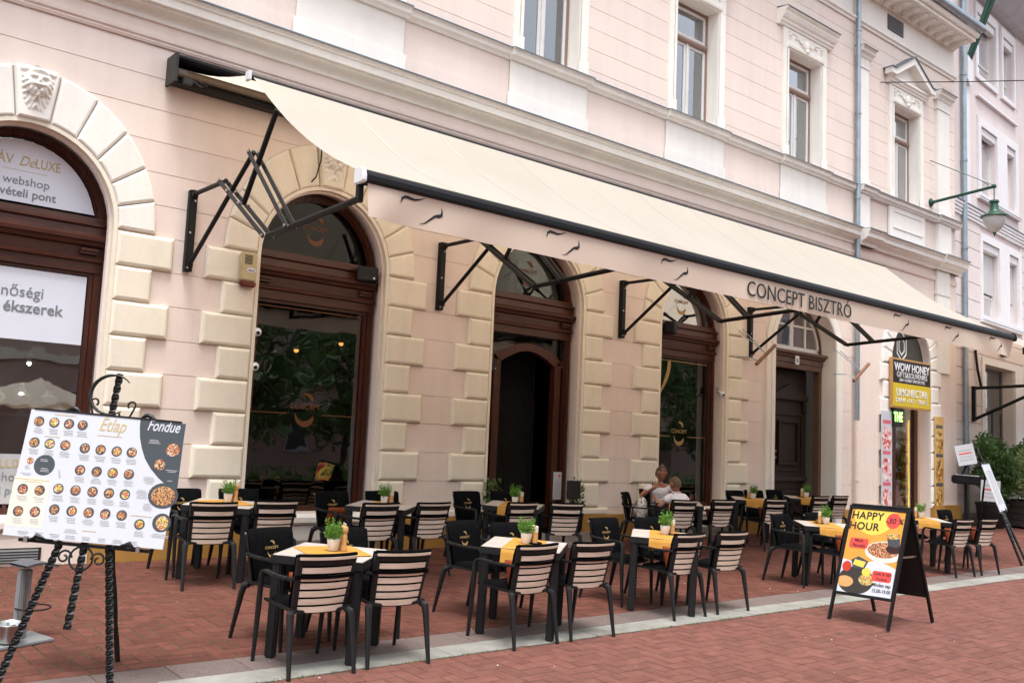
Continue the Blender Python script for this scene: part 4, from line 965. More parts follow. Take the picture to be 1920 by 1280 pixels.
# street lamp on its arm
lp = thing('wall_lantern', 'green iron street lantern with opal globe on a long wall arm', 'street lamp', T(22.42, 0, 7.72))
AL = 1.50
G().lathe([(.10, 0), (.10, .03), (.05, .06), (.04, .10)], 14, m=Matrix.Rotation(pi/2, 3, 'X')).obj('wall_plate', GREENI, lp, smooth=True)
G().tube([(0, -.05, 0), (0, -AL, .13)], .035, 10).obj('arm', GREENI, lp, smooth=True); G().tube([(0, -.0, 1.05), (0, -AL+.1, .22), (0, -AL, .15)], .010, 6).obj('tie_rod', GREENI, lp)
G().sphere((0, -AL, .14), .055, 10, 7).obj('arm_end', GREENI, lp, smooth='all'); G().tube([(0, -AL, .1), (0, -AL, -.2)], .012, 8).obj('hanger', GREENI, lp)
G().lathe([(.02, -.18), (.10, -.20), (.11, -.24), (.08, -.27), (.09, -.30), (.10, -.42), (.15, -.5), (.30, -.56), (.31, -.585), (.27, -.59)], 20, (0, -AL, 0)).obj('hood', GREENI, lp, smooth=True)
G().lathe([(.24, -.575), (.25, -.62), (.22, -.74), (.15, -.86), (.05, -.95), (0, -.955)], 20, (0, -AL, 0)).obj('globe', OPAL, lp, smooth='all'); G().lathe([(.04, -.94), (.045, -.97), (.015, -1.0), (.012, -1.04), (0, -1.045)], 10, (0, -AL, 0)).obj('finial', GREENI, lp)
cb = thing('overhead_cable', 'thin cable strung from the facade across the street at the upper right', 'cable', T(0, 0, 0)); 
G().tube([(20.0, -.02, 10.05), (20.9, -1.6, 9.9), (24.5, -8, 9.4), (30, -18, 9.6)], .012, 5).obj('cable', GREYM, cb)
wr = thing('wall_cable', 'thin black cable hanging on the wall above the first bistro arch', 'cable', T(0, 0, 0)); G().tube([(5.86, -.09, 5.3), (5.85, -.1, 4.95), (5.80, -.09, 4.72), (5.74, -.02, 4.62)], .009, 6).obj('cable', BLACKM, wr)

# ================================================================== AWNING
aw = thing('awning', 'long cream folding arm awning with lettered valance over the bistro terrace', 'awning', T(0, 0, 0))
AX0, AX1 = 4.25, 17.55; RBY, RBZ, FBY, FBZ = -1.40, 5.26, -3.80, 3.70
G().prismx([(-.02, 5.43), (-.05, 5.39), (-.26, 5.39), (-.28, 5.42), (-.24, 5.435), (-.06, 5.46), (-.05, 5.60), (-.26, 5.645), (-.30, 5.66), (-.30, 5.69), (-.02, 5.70)], 3.86, 17.9).obj('cassette', BLACKM, aw)
G().prism([(3.83, 5.375), (3.859, 5.375), (3.859, 5.71), (3.83, 5.71)], -.31, -.015).obj('cassette_end', GREYM, aw); G().prism([(17.901, 5.375), (17.93, 5.375), (17.93, 5.71), (17.901, 5.71)], -.31, -.015).obj('cassette_end', GREYM, aw)
G().tube([(3.9, -.16, 5.53), (17.85, -.16, 5.53)], .055, 12).obj('roller', mat('roller_fabric', (.22, .17, .13), .8), aw, smooth=True)
G().tube([(3.88, -.24, 5.40), (17.85, -.24, 5.40)], .03, 8).obj('torsion_bar', BLACKM, aw, smooth=True)
mo_ = G().box(3.92, -.36, 5.36, 4.02, -.29, 5.42); mo_.tube([(4.05, -.3, 5.42), (4.12, -.36, 5.36), (4.2, -.33, 5.40), (4.12, -.3, 5.43)], .012, 6); mo_.obj('motor_plug', GREYM, aw)
NX = 80
def fab(t):
    """slope profile from roller over the ridge bar to the front bar"""
    return (RBY+(FBY-RBY)*t, RBZ+(FBZ+.03-RBZ)*t-.14*sin(pi*t)*(1-.15*t))
g = G(); v = []; NT = 16
for i in range(NX+1):
    x = AX0+(AX1-AX0)*i/NX; ed = min(1, min(i, NX-i)/4)
    for j in range(NT+1):
        y, z = fab(j/NT); z += .012*sin(x*1.7+j*.2)*sin(pi*j/NT)-(1-ed)*.02*sin(pi*j/NT)
        v.append((x, y, z))
f = [(i*(NT+1)+j, (i+1)*(NT+1)+j, (i+1)*(NT+1)+j+1, i*(NT+1)+j+1) for i in range(NX) for j in range(NT)]
g.add(v, f); v = []
for i in range(NX+1):
    x0_, x1_ = 4.0+(17.75-4.0)*i/NX, AX0+(AX1-AX0)*i/NX
    for j in range(7):
        t = j/6; v.append((x0_+(x1_-x0_)*t, -.20+(RBY+.20)*t, 5.57+(RBZ-5.57)*t-.05*sin(pi*t)))
g.add(v, [(i*7+j, (i+1)*7+j, (i+1)*7+j+1, i*7+j+1) for i in range(NX) for j in range(6)])
g.obj('fabric', FABRIC, aw, smooth='all')
SEAM = mat('fabric_seam', (.47, .45, .39), .9, var=.04)
for k in range(1, 11):
    x = AX0+(AX1-AX0)*k/11; g = G(); v = []
    for j in range(NT+1):
        y, z = fab(j/NT); z += .012*sin(x*1.7+j*.2)*sin(pi*j/NT)+.0035; v += [(x-.008, y, z), (x+.008, y, z)]
    g.add(v, [(2*j, 2*j+1, 2*j+3, 2*j+2) for j in range(NT)]); g.obj('seam', SEAM, aw)
G().tube([(AX0-.02, RBY-.02, RBZ-.035), (AX1+.02, RBY-.02, RBZ-.035)], .028, 10).obj('ridge_bar', BLACKM, aw, smooth=True)
G().box(AX0-.06, RBY-.06, RBZ-.08, AX0-.021, RBY+.03, RBZ+.03).obj('end_cap', ENDCAP, aw, bevel=.008)
fbp = [(FBY-.06, FBZ+.035), (FBY-.075, FBZ), (FBY-.075, FBZ-.05), (FBY-.05, FBZ-.065), (FBY+.06, FBZ-.065), (FBY+.06, FBZ+.05), (FBY-.02, FBZ+.06)]
fb = G().prismx(fbp, AX0, AX1).obj('front_bar', BLACKM, aw, bevel=.006)
for xx in (AX0-.045, AX1+.001): G().prismx([(y*1.0+(-.012 if y < FBY else .012), z+(.012 if z > FBZ else -.012)) for y, z in fbp], xx, xx+.044).obj('end_cap', ENDCAP if xx < 5 else BLACKM, fb, bevel=.01)
g = G(); v = []; NXV, NZV = 260, 8; VB = 3.335; VT = FBZ-.066; VX0, VX1 = AX0+.03, AX1-.03; VY = FBY-.045
def vy(x, t):
    e0 = math.exp(-((x-VX0)/.55)); e1 = math.exp(-((VX1-x)/.8))
    return VY-.05*e0*sin((x-VX0)*7+1.2*t)*t**.7+.06*e1*sin((VX1-x)*6+1.5*t)*t**.7-.010*t*sin(x*2.1)-.006*t*sin(x*5.3)
for i in range(NXV+1):
    x = VX0+(VX1-VX0)*i/NXV
    for j in range(NZV+1):
        t = j/NZV; v.append((x, vy(x, t), VT+(VB-VT)*t))
g.add(v, [(i*(NZV+1)+j, (i+1)*(NZV+1)+j, (i+1)*(NZV+1)+j+1, i*(NZV+1)+j+1) for i in range(NXV) for j in range(NZV)])
val = g.obj('valance', VALANCE, aw, smooth='all')
text('CONCEPT BISZTRÓ', .27, front(10.93, VY-.024, 3.385), INK, val, spacing=1.02, xs=1.0)
def hook(x, z, s):
    """pair of tapering brush strokes printed on the valance"""
    def stroke(P, W):
        g = G(); A = []; B_ = []
        for i in range(len(P)):
            a, b = Vector(P[max(0, i-1)]), Vector(P[min(len(P)-1, i+1)]); d = (b-a).normalized(); n_ = Vector((-d.y, d.x)); p = Vector(P[i]); A.append(p+n_*W[i]/2); B_.append(p-n_*W[i]/2)
        for i in range(len(P)-1):
            V4 = [A[i], A[i+1], B_[i+1], B_[i]]; g.add([(x+p.x*s, vy(x+p.x*s, (VT-(z+p.y*s))/(VT-VB))-.004, z+p.y*s) for p in V4], [(0, 1, 2, 3)])
        g.obj('printed_stroke', INK, val, merge=True)
    stroke([(-1, .18), (-.93, .38), (-.78, .46), (-.55, .44), (-.35, .42), (-.1, .48), (.15, .58)], [.02, .10, .12, .11, .09, .05, .01])
    stroke([(-.05, -.45), (.2, -.38), (.45, -.18), (.65, -.03), (.82, .0), (.94, .05), (.96, .2), (.92, .36)], [.01, .05, .08, .10, .15, .13, .07, .01])
for x in (4.86, 6.62, 8.38, 13.57, 15.19, 16.8): hook(x, 3.485, .235)
# wall brackets and folding arms
BRX = [4.25, 7.87, 11.60, 15.14]
for bi, bx in enumerate(BRX):
    pl = G().box(bx-.045, -.085, 3.27, bx+.045, -.002, 4.23).obj('wall_plate', BLACKM, aw, bevel=.006)
    for zz in (3.31, 3.36, 3.72, 4.10, 4.18):
        G().lathe([(.014, 0), (.014, .008), (.008, .014), (0, .014)], 8, (bx-.018 if zz not in (3.36, 4.10) else bx+.015, -.086, zz), Matrix.Rotation(pi/2, 3, 'X')).obj('bolt', CHROME, pl)
    G().box(bx-.03, -.13, 3.32, bx+.03, -.086, 3.40).obj('hinge', BLACKM, pl); G().box(bx-.03, -.13, 4.14, bx+.03, -.086, 4.22).obj('hinge', BLACKM, pl)
    def tb(a, b, r=.026, name='support_tube', m=BLACKM): G().tube([(bx, *a), (bx, *b)], r, 10).obj(name, m, aw, smooth=True)
    tb((-.12, 4.18), (-.95, 4.18)); tb((-.12, 3.36), (-1.60, 4.37))
    dx = .05
    for s in (-1, 1):
        G().bar((bx+s*dx, -.85, 4.20), (bx+s*dx, -2.06, 3.40), .012, .05, (0, 0, 1)).obj('link_bar', GREYM, aw); G().bar((bx+s*dx, -1.56, 4.38), (bx+s*dx, -2.54, 3.43), .012, .05).obj('link_bar', GREYM, aw)
    tb((-1.44, 3.84), (-2.066, 4.712), .028, 'strut'); tb((-2.04, 3.41), (FBY+.03, 3.50), .030, 'fore_arm'); G().bar((bx, FBY+.03, 3.47), (bx, FBY+.03, 3.634), .05).obj('arm_head', BLACKM, aw)
    for (yy, zz) in ((-.90, 4.19), (-1.12, 4.03), (-1.58, 4.37), (-1.44, 3.84), (-2.04, 3.41), (-2.52, 3.44)):
        G().tube([(bx-.07, yy, zz), (bx+.07, yy, zz)], .016, 8).obj('pivot_pin', CHROME if bi == 0 else GREYM, aw)
# ================================================================== TERRACE FURNITURE
# ---- chair prototype: origin on the ground under the seat, facing +y
def chair_meshes():
    P = []
    def add(name, g, m, **kw): P.append((name, g.mesh(name, m, **kw)))
    for s in (-1, 1):
        g = G().tube([(s*.215, -.165, .435), (s*.236, -.200, .415), (s*.240, -.215, .36), (s*.252, -.288, .0)], [.026, .029, .025, .015], 8); add('leg', g, CHAIR, smooth=True)
        g = G().tube([(s*.258, .225, .655), (s*.262, .25, .62), (s*.262, .255, .40), (s*.258, .285, .0)], [.016, .020, .022, .014], 8); add('leg', g, CHAIR, smooth=True)
        g = G(); A = [(s*.222, -.20, .665), (s*.25, -.15, .66), (s*.262, .02, .655), (s*.26, .20, .66), (s*.258, .245, .648)]
        for i in range(4): g.bar(A[i], A[i+1], .042, .022)
        add('armrest', g, CHAIR, bevel=.006)
    g = G(); n = 10                                              # seat shell with upturned sides
    for i in range(n):
        a, b = -.235+.47*i/n, -.235+.47*(i+1)/n; za, zb = .43+.02*(abs(a)/.235)**3, .43+.02*(abs(b)/.235)**3
        g.add([(a, -.19, za-.012), (b, -.19, zb-.012), (b, .235, zb-.008), (a, .235, za-.008), (a, -.19, za+.012), (b, -.19, zb+.012), (b, .235, zb+.012), (a, .235, za+.012)], [(0,3,2,1),(4,5,6,7),(0,1,5,4),(2,3,7,6)]+([(0,4,7,3)] if i == 0 else [])+([(1,2,6,5)] if i == n-1 else []))
    add('seat', g, CHAIR)
    # back: curved in plan, leaning; yb(x,z) gives the rear face
    def yb(x, z): return -.165-.085*((z-.44)/.40)-.045*(1-(x/.23)**2)+.0
    def strip(x0, x1, z0, z1, th, off=0., n=8, tap=True):
        g = G(); vs_ = []
        for i in range(n+1):
            x = x0+(x1-x0)*i/n
            for z in (z0, z1):
                k = .885+.115*((z-.44)/.39) if tap else 1
                for dy in (0, th): vs_.append((x*k, yb(x, z)+dy+off, z))
        f = []
        for i in range(n):
            a = i*4; b = a+4; f += [(a, b, b+2, a+2), (a+1, a+3, b+3, b+1), (a+2, b+2, b+3, a+3), (a, a+1, b+1, b)]
        f += [(0, 2, 3, 1), (n*4, n*4+1, n*4+3, n*4+2)]
        return g.add(vs_, f)
    g = strip(-.235, -.198, .42, .815, .03, n=2); g2 = strip(.198, .235, .42, .815, .03, n=2); g.add(g2.v, g2.f); g3 = strip(-.1975, .1975, .762, .815, .028); g.add(g3.v, g3.f); add('back_frame', g, CHAIR, bevel=.004, seg=1)
    add('back_cap', strip(-.222, .222, .803, .822, .012, -.009), SLAT)
    zz = .428
    for i in range(6): add('slat', strip(-.1975, .1975, zz, zz+.0395, .014, .002), SLAT); zz += .0558
    # padded black cover: front of the back, over the top, and the strap behind
    g = G(); n = 12; vs_ = []; rows = [(.45, .034, .078), (.60, .034, .082), (.74, .032, .078), (.815, .024, .064), (.838, .012, .045), (.840, .004, .03)]
    prof_ = []
    for i in range(n+1):
        x = -.238+.476*i/n; ex = 1-max(0, abs(x)/.238-.86)/.14
        for z, a, b in rows:
            zt = z if z < .8 else z-.02*(1-min(1, ex*2)); k = .885+.115*((zt-.44)/.39)
            vs_.append((x*k, yb(x, min(zt, .82))+.031+(b-.031)*(.4+.6*max(0, ex)**.5), zt))
    m_ = len(rows); f = [(i*m_+j, (i+1)*m_+j, (i+1)*m_+j+1, i*m_+j+1) for i in range(n) for j in range(m_-1)]
    g.add(vs_, f); h = strip(-.238, .238, .455, .835, .006, .031, n=12); g.add(h.v, h.f)
    t_ = strip(-.225, .225, .8245, .842, .034, -.003); g.add(t_.v, t_.f)
    add('back_cover', g, CLOTHB, smooth='all')
    g = strip(-.242, .242, .668, .694, .006, -.007); add('strap', g, CLOTHB)
    g = G(); vs_ = []; n = 10
    for i in range(n+1):
        for j in range(n+1):
            x, y = -.225+.45*i/n, -.16+.395*j/n; e = min(1, min(i, n-i, j, n-j)/1.6)
            vs_.append((x, y, .447+.042*e**.5+.006*sin(i*1.1)*sin(j*.9)*e))
    g.add(vs_, [(i*(n+1)+j, (i+1)*(n+1)+j, (i+1)*(n+1)+j+1, i*(n+1)+j+1) for i in range(n) for j in range(n)]); add('seat_cushion', g, CLOTHB, smooth='all')
    return P, yb
CH, YB = chair_meshes()
I4 = Matrix.Identity(4)
def bend(me):                                        # follow the hollow of the chair back
    for v in me.vertices: v.co.z += .046*(v.co.x/.23)**2
CRM = []
for nm_, a in (('crest_hook', (.02, .22, .22, -.05, 2.1, .12, I4, 12, -1.0)), ('crest_bowl', (0, -.16, .31, -3.25, -.15, .17, I4, 12, 1.0))):
    cr = G(); crescent(cr, *a); me = cr.mesh(nm_, GOLDP, merge=True); me.transform(Matrix.Diagonal((.135, .135, .135, 1))); bend(me); CRM.append((nm_, me))
tmp = text('CONCEPT', .30, I4, GOLDP, None, 'lettering', .003, bold=.02); LETM = tmp.data.copy(); bpy.data.objects.remove(tmp)
LETM.transform(T(0, -.003, .0008) @ Matrix.Diagonal((.031, .031, .031, 1))); bend(LETM)
def chair(x, y, rz, label, group, strap_loose=False):
    c = thing('terrace_chair', label, 'chair', place(x, y, rz), group)
    cov = None
    for nme, me in CH:
        o = link(nme, me, c)
        if nme == 'back_cover': cov = o
    fm = face((0, YB(0, .70)+.0855, .69), (-1, 0, 0), (0, -.21, 1))
    for nm_, me in CRM: k = link(nm_, me, cov); k.matrix_local = fm
    l = link('lettering', LETM, cov); l.matrix_local = fm
    return c
# ---- table prototype
def table_meshes():
    w, d = .35, .37; P = []
    g = G().box(-w+.008, -d+.008, .726, w-.008, d-.008, .750); P.append(('table_top', g.mesh('table_top', TTOP, bevel=.003)))
    g = G()
    for a, b, c, e in ((-w, -d, w, -d+.0075), (-w, d-.0075, w, d), (-w, -d+.0076, -w+.0075, d-.0076), (w-.0075, -d+.0076, w, d-.0076)): g.box(a, b, .690, c, e, .748)
    g.box(-w+.03, -d+.03, .70, w-.03, d-.03, .725); P.append(('table_frame', g.mesh('table_frame', CHAIR)))
    for sx in (-1, 1):
        for sy in (-1, 1):
            x, y = sx*(w-.045), sy*(d-.045); g = G().box(x-.036, y-.036, 0, x+.036, y+.036, .699); P.append(('leg', g.mesh('leg', CHAIR, bevel=.012, smooth=True)))
    return P
TB = table_meshes()
def table(x, y, rz, label):
    t = thing('terrace_table', label, 'table', place(x, y, rz), 'square terrace tables')
    for nme, me in TB: link(nme, me, t)
    return t
def runner_mesh(ang, hw, ln, over):
    g = G(); n = 26; m_ = 8; vs_ = []
    for i in range(n+1):
        s = -ln+2*ln*i/n
        for j in range(m_+1):
            u = -hw+2*hw*j/m_; x, y = u, s
            z = .7535+.0015*sin(u*40)*sin(s*23)
            if y < -.372: z = .7535-(-.372-y)*.93; y = -.376-(-.372-y)*.25-.006*sin(u*25)
            if y > .372: z = .7535-(y-.372)*.93; y = .376+(y-.372)*.25
            vs_.append((x, y, z))
    g.add(vs_, [(i*(m_+1)+j, (i+1)*(m_+1)+j, (i+1)*(m_+1)+j+1, i*(m_+1)+j+1) for i in range(n) for j in range(m_)])
    return g.mesh('table_runner', YELLOW, smooth='all')
RUN = runner_mesh(0, .16, .50, 0)
def flat_cloth():
    g = G(); n = 16; vs_ = []
    for i in range(n+1):
        for j in range(n+1):
            x, y = -.24+.48*i/n, -.24+.48*j/n; e = max(abs(x), abs(y))/.24
            vs_.append((x, y, .7535+.012*max(0, e-.8)*(sin(x*9+y*5)+1)))
    g.add(vs_, [(i*(n+1)+j, (i+1)*(n+1)+j, (i+1)*(n+1)+j+1, i*(n+1)+j+1) for i in range(n) for j in range(n)]); return g.mesh('table_cloth', YELLOW, smooth='all')
CLO = flat_cloth()
def leafmass(n, rad, cz, size, seed, up_=.5, tip=.35):
    random.seed(seed); g = G()
    for _ in range(n):
        a = random.uniform(0, 2*pi); r = random.random()**.6; h = random.uniform(-1, 1); k = sqrt(max(0, 1-h*h))
        p = Vector((rad[0]*r*k*cos(a), rad[1]*r*k*sin(a), cz+rad[2]*r*h)); d = (Vector((cos(a)*k, sin(a)*k, h*.6+up_))+Vector((random.gauss(0, .35), random.gauss(0, .35), random.gauss(0, .35)))).normalized()
        s = size*random.uniform(.6, 1.2); w_ = d.cross(Vector((random.gauss(0, 1), random.gauss(0, 1), random.gauss(0, 1)))).normalized()*s*tip
        g.add([p, p+d*s*.5+w_, p+d*s, p+d*s*.5-w_], [(0, 1, 2, 3)])
    return g
POT = G().add([], []); 
def pot_mesh():
    g = G(); R = [(.030, 0), (.033, .003), (.043, .085), (.043, .09), (.038, .09), (.037, .075)]; vs_ = []; n = 4
    prof_ = []
    for r, z in R:
        for a in range(16):
            t = 2*pi*a/16; k = 1/max(abs(cos(t)), abs(sin(t))); k = min(k, 1.22); vs_.append((r*k*cos(t), r*k*sin(t), z))
    g.add(vs_, [(i*16+a, i*16+(a+1) % 16, (i+1)*16+(a+1) % 16, (i+1)*16+a) for i in range(len(R)-1) for a in range(16)]+[tuple(range(16))[::-1], tuple(5*16+a for a in range(16))])
    return g.mesh('pot', POTW, smooth=True)
POTM = pot_mesh()
HERBS = []
for sd_ in (1, 2, 3):
    g = leafmass(330, (.075, .075, .06), .135, .026, sd_, .7, .22)
    for k in range(12):
        a = k*.9; h = leafmass(14, (.012, .012, .03), 0, .02, 40+k+sd_, .5, .25); off = Vector((.06*cos(a), .06*sin(a), .15+.03*((k*7) % 3)))
        g.add([Vector(p)+off for p in h.v], h.f); g.tube([(0, 0, .08), tuple(off)], .0015, 4)
    HERBS.append(g.mesh('herbs', HERB))
MILLM = G().lathe([(.026, 0), (.027, .01), (.024, .03), (.019, .06), (.022, .10), (.019, .125), (.016, .13), (.024, .145), (.027, .165), (.020, .185), (.006, .192), (.006, .198), (0, .2)], 14).mesh('mill_body', MILL, smooth=True)
KNOB = G().sphere((0, 0, .203), .007, 8, 6).mesh('mill_knob', CHROME)
SHK = G().lathe([(.026, 0), (.026, .095), (0, .095)], 14).mesh('shaker_body', MILL, smooth=True)
SHKT = G().lathe([(.026, .0955), (.026, .145), (.022, .148), (0, .148)], 14).mesh('shaker_top', MILLW, smooth=True)
SHKN = G().lathe([(.006, .148), (.006, .156), (.0, .158)], 8).mesh('shaker_cap', CHROME)
TRAY = G().lathe([(.075, 0), (.08, .003), (.08, .008), (.07, .009), (0, .009)], 20).mesh('tray', CLOTHB)
def up_frame(m, x, y, z=.752): return m @ T(x, y, z)
def dress(m, d, style, cloth, seed, px=0., py=.02):
    """cloth, herb pot and shakers on the table whose frame is m; d describes the table"""
    if cloth == 'runner': o = link('table_runner', RUN); o.matrix_world = m; tag(o, 'mustard yellow runner across ' + d, 'table runner', 'mustard table linen')
    elif cloth == 'square': o = link('table_cloth', CLO); o.matrix_world = m @ Rz(.62); tag(o, 'mustard yellow cloth lying diagonally on ' + d, 'tablecloth', 'mustard table linen')
    p = thing('herb_pot', 'small white pot of green herbs on ' + d, 'potted plant', m @ T(px, py, .7575) @ Rz(seed*1.3), 'white herb pots'); link('pot', POTM, p); link('herbs', HERBS[seed % 3], p)
    sw = -1 if style == 'left' else 1
    if style != 'mills':
        t = link('shaker_tray', TRAY); t.matrix_world = m @ T(px+.06*sw, py+.06, .7562); tag(t, 'small round black shaker tray on ' + d, 'tray', 'black shaker trays')
    for i, (ax_, ay_) in enumerate(((.075*sw, .03), (.045*sw, .085)) if style != 'left' else ((-.075, .0), (-.03, .075))):
        lab = ('nearer' if i == 0 else 'farther')
        if style == 'mills':
            s = thing('pepper_mill', '%s turned wooden mill on %s' % (lab, d), 'pepper mill', m @ T(px+ax_, py+ay_, .7572), 'turned wooden mills'); link('mill_body', MILLM, s); link('mill_knob', KNOB, s)
        else:
            s = thing('wooden_shaker', '%s white topped wooden shaker on %s' % (lab, d), 'shaker', m @ T(px+ax_, py+ay_, .7655), 'white topped shakers'); link('shaker_body', SHK, s); link('shaker_top', SHKT, s); link('shaker_cap', SHKN, s)
PILM = None
def pillow_mesh():
    g = G(); n = 12; vs_ = []
    for sgn in (1, -1):
        for i in range(n+1):
            for j in range(n+1):
                u, v = -1+2*i/n, -1+2*j/n; e = max(0, (1-u**4)*(1-v**4)); k = 1-.08*(u*u*v*v < .3)*(u*u+v*v)*.5
                vs_.append((.175*u*k, sgn*.05*e**.6, .115*v*k))
    N = (n+1)**2; f = []
    for b in (0, N): f += [(b+i*(n+1)+j, b+(i+1)*(n+1)+j, b+(i+1)*(n+1)+j+1, b+i*(n+1)+j+1) for i in range(n) for j in range(n)]
    g.add(vs_, f); return g.mesh('cushion', RUST, smooth='all', merge=True)
PILM = pillow_mesh()
def cushion(x, y, rz, label, m=RUST):
    o = link('cushion', PILM); o.matrix_world = place(x, y, rz) @ T(-.02, -.075, .575) @ Matrix.Rotation(-.30, 4, 'X'); tag(o, label, 'cushion', 'rust cushions on the chairs')

# table: key -> (x, y, angle, phrase, mills?, cloth)
TAB = {
 1: (3.90, -4.24, -.83, 'front table nearest the menu easel', 'mills', 'square'),
 2: (5.85, -4.29, -.86, 'second front table from the menu easel', 'shakers', 'runner'),
 3: (7.96, -4.12, -.86, 'third front table from the menu easel', 'shakers', 'runner'),
 10: (11.50, -3.85, -.80, 'front table left of the sandwich board', 'left', 'runner'),
 11: (14.55, -3.62, -.80, 'front table right of the sandwich board', 'left', 'runner'),
 4: (4.42, -1.10, -.66, 'wallside table nearest the menu easel', 'mills', 'square'),
 5: (6.24, -1.36, -.83, 'wallside table below the first bistro window', 'shakers', 'runner'),
 6: (8.17, -1.45, -.85, 'wallside table before the open bistro door', 'shakers', 'runner'),
 7: (11.52, -1.36, -.82, 'wallside table of the woman and boy', None, 'runner'),
 8: (13.92, -1.00, -.82, 'wallside table just left of the gate', 'left', 'runner'),
 9: (15.75, -.86, -.82, 'wallside table before the gate', 'left', 'runner')}
TM = {}
for k, (x, y, a, ph, st, cl) in TAB.items():
    table(x, y, a, 'square dark framed table with pale top, the '+ph); m = place(x, y, a); TM[k] = m
    if st: dress(m, 'the '+ph, st, cl, k, *((0, .02) if k != 4 else (.02, .05)))
o = link('table_runner', RUN); o.matrix_world = TM[7]; tag(o, 'mustard yellow runner across the wallside table of the woman and boy', 'table runner', 'mustard table linen')
# chairs: table, seat, back position (x, y), turn
CHS = [(1, 'A', 3.54, -4.80, -.03), (1, 'B', 4.18, -4.80, -.11), (1, 'C', 3.69, -3.57, pi+.28), (1, 'D', 4.33, -3.66, pi+.1),
 (2, 'A', 5.54, -4.80, .05), (2, 'B', 6.22, -4.79, -.05), (2, 'C', 5.79, -3.41, pi+.22), (2, 'D', 6.24, -3.59, pi-.1),
 (3, 'A', 7.81, -4.58, .03), (3, 'B', 8.53, -4.57, -.03), (3, 'C', 7.73, -3.43, pi+.1), (3, 'D', 8.42, -3.48, pi-.05),
 (10, 'C', 11.02, -3.46, pi+.1), (10, 'D', 11.95, -3.39, pi), (10, 'A', 11.25, -4.45, -.05),
 (11, 'A', 14.41, -4.34, -.08), (11, 'B', 15.17, -4.37, -.08), (11, 'C', 14.70, -3.10, pi), (11, 'D', 15.74, -3.40, pi+.05),
 (4, 'A', 4.03, -1.74, -.12), (4, 'B', 4.76, -1.62, -.05), (4, 'C', 4.15, -.55, pi+.1), (4, 'D', 4.82, -.55, pi),
 (5, 'A', 5.88, -1.88, .02), (5, 'B', 6.59, -1.88, .04), (5, 'C', 5.86, -.80, pi+.12), (5, 'D', 6.60, -.74, pi),
 (6, 'A', 7.91, -1.91, .0), (6, 'B', 8.55, -2.02, -.25), (6, 'C', 7.92, -.74, pi+.12), (6, 'D', 8.58, -.72, pi),
 (7, 'C', 10.88, -.85, -2.55), (7, 'A', 11.16, -1.78, -.15), (7, 'B', 12.07, -1.79, -.1), (7, 'D', 12.02, -.30, pi+.1),
 (8, 'B', 13.54, -1.71, -.15), (8, 'C', 14.05, -.50, pi), (8, 'D', 14.72, -.42, pi-.1),
 (9, 'A', 15.45, -1.35, -.05), (9, 'B', 16.15, -1.32, -.05), (9, 'C', 15.44, -.36, pi)]
SEAT = {'A': 'left kerbside chair', 'B': 'right kerbside chair', 'C': 'left facade chair', 'D': 'right facade chair'}
PAD = {(1, 'A'), (2, 'A'), (3, 'A'), (10, 'A'), (11, 'A'), (11, 'B'), (4, 'A'), (5, 'C'), (7, 'B'), (8, 'B')}
CP = {}
for k, s, bx, by, rz in CHS:
    x, y = bx-(-sin(rz))*-.235*1, by+cos(rz)*.235
    x = bx+(-sin(rz))*.235
    lab = '%s at the %s' % (SEAT[s], TAB[k][3])
    chair(x, y, rz, 'slatted '+lab if s in 'AB' else 'black covered '+lab, 'terrace chairs'); CP[(k, s)] = (x, y, rz)
    if (k, s) in PAD: cushion(x, y, rz, 'rust cushion on the '+lab)

# ---- backpack on the side chair at the people's table
bx_, by_, br = CP[(7, 'C')]
bp_ = thing('backpack', 'white patterned backpack standing on the chair left of the woman', 'backpack', place(bx_, by_, br) @ T(.0, .03, .485) @ Matrix.Diagonal((.85, .85, .85, 1)))
PAT = food('doodle_print', [(.62, .58, .54), (.62, .58, .54), (.55, .5, .46), (.10, .07, .06)], 45)
g = G(); vs_ = []; n = 14
for j in range(11):
    z = .36*j/10; k = 1-.12*(j/10)**2-(.5*max(0, (j-7)/3)**2)
    for i in range(n):
        a = 2*pi*i/n; vs_.append((.14*k*abs(cos(a))**.6*(1 if cos(a) > 0 else -1), .09*k*abs(sin(a))**.6*(1 if sin(a) > 0 else -1), z))
g.add(vs_, [(j*n+i, j*n+(i+1) % n, (j+1)*n+(i+1) % n, (j+1)*n+i) for j in range(10) for i in range(n)]+[tuple(10*n+i for i in range(n)), tuple(range(n))[::-1]]); g.obj('bag', PAT, bp_, smooth='all')
G().tube([(.03*cos(a), -.02, .35+.045*sin(a)) for a in [pi*i/8 for i in range(9)]], .009, 6).obj('handle', mat('bag_trim', (.3, .26, .24), .7), bp_)
for s in (-1, 1): G().tube([(s*.08, -.09, .30), (s*.13, -.16, .18), (s*.14, -.17, .0), (s*.10, -.12, -.10), (s*.06, -.07, .02)], .012, 6).obj('strap', mat('bag_trim', (.3, .26, .24), .7), bp_)
G().box(-.09, .091, .05, .09, .115, .19).obj('pocket', PAT, bp_, bevel=.02)

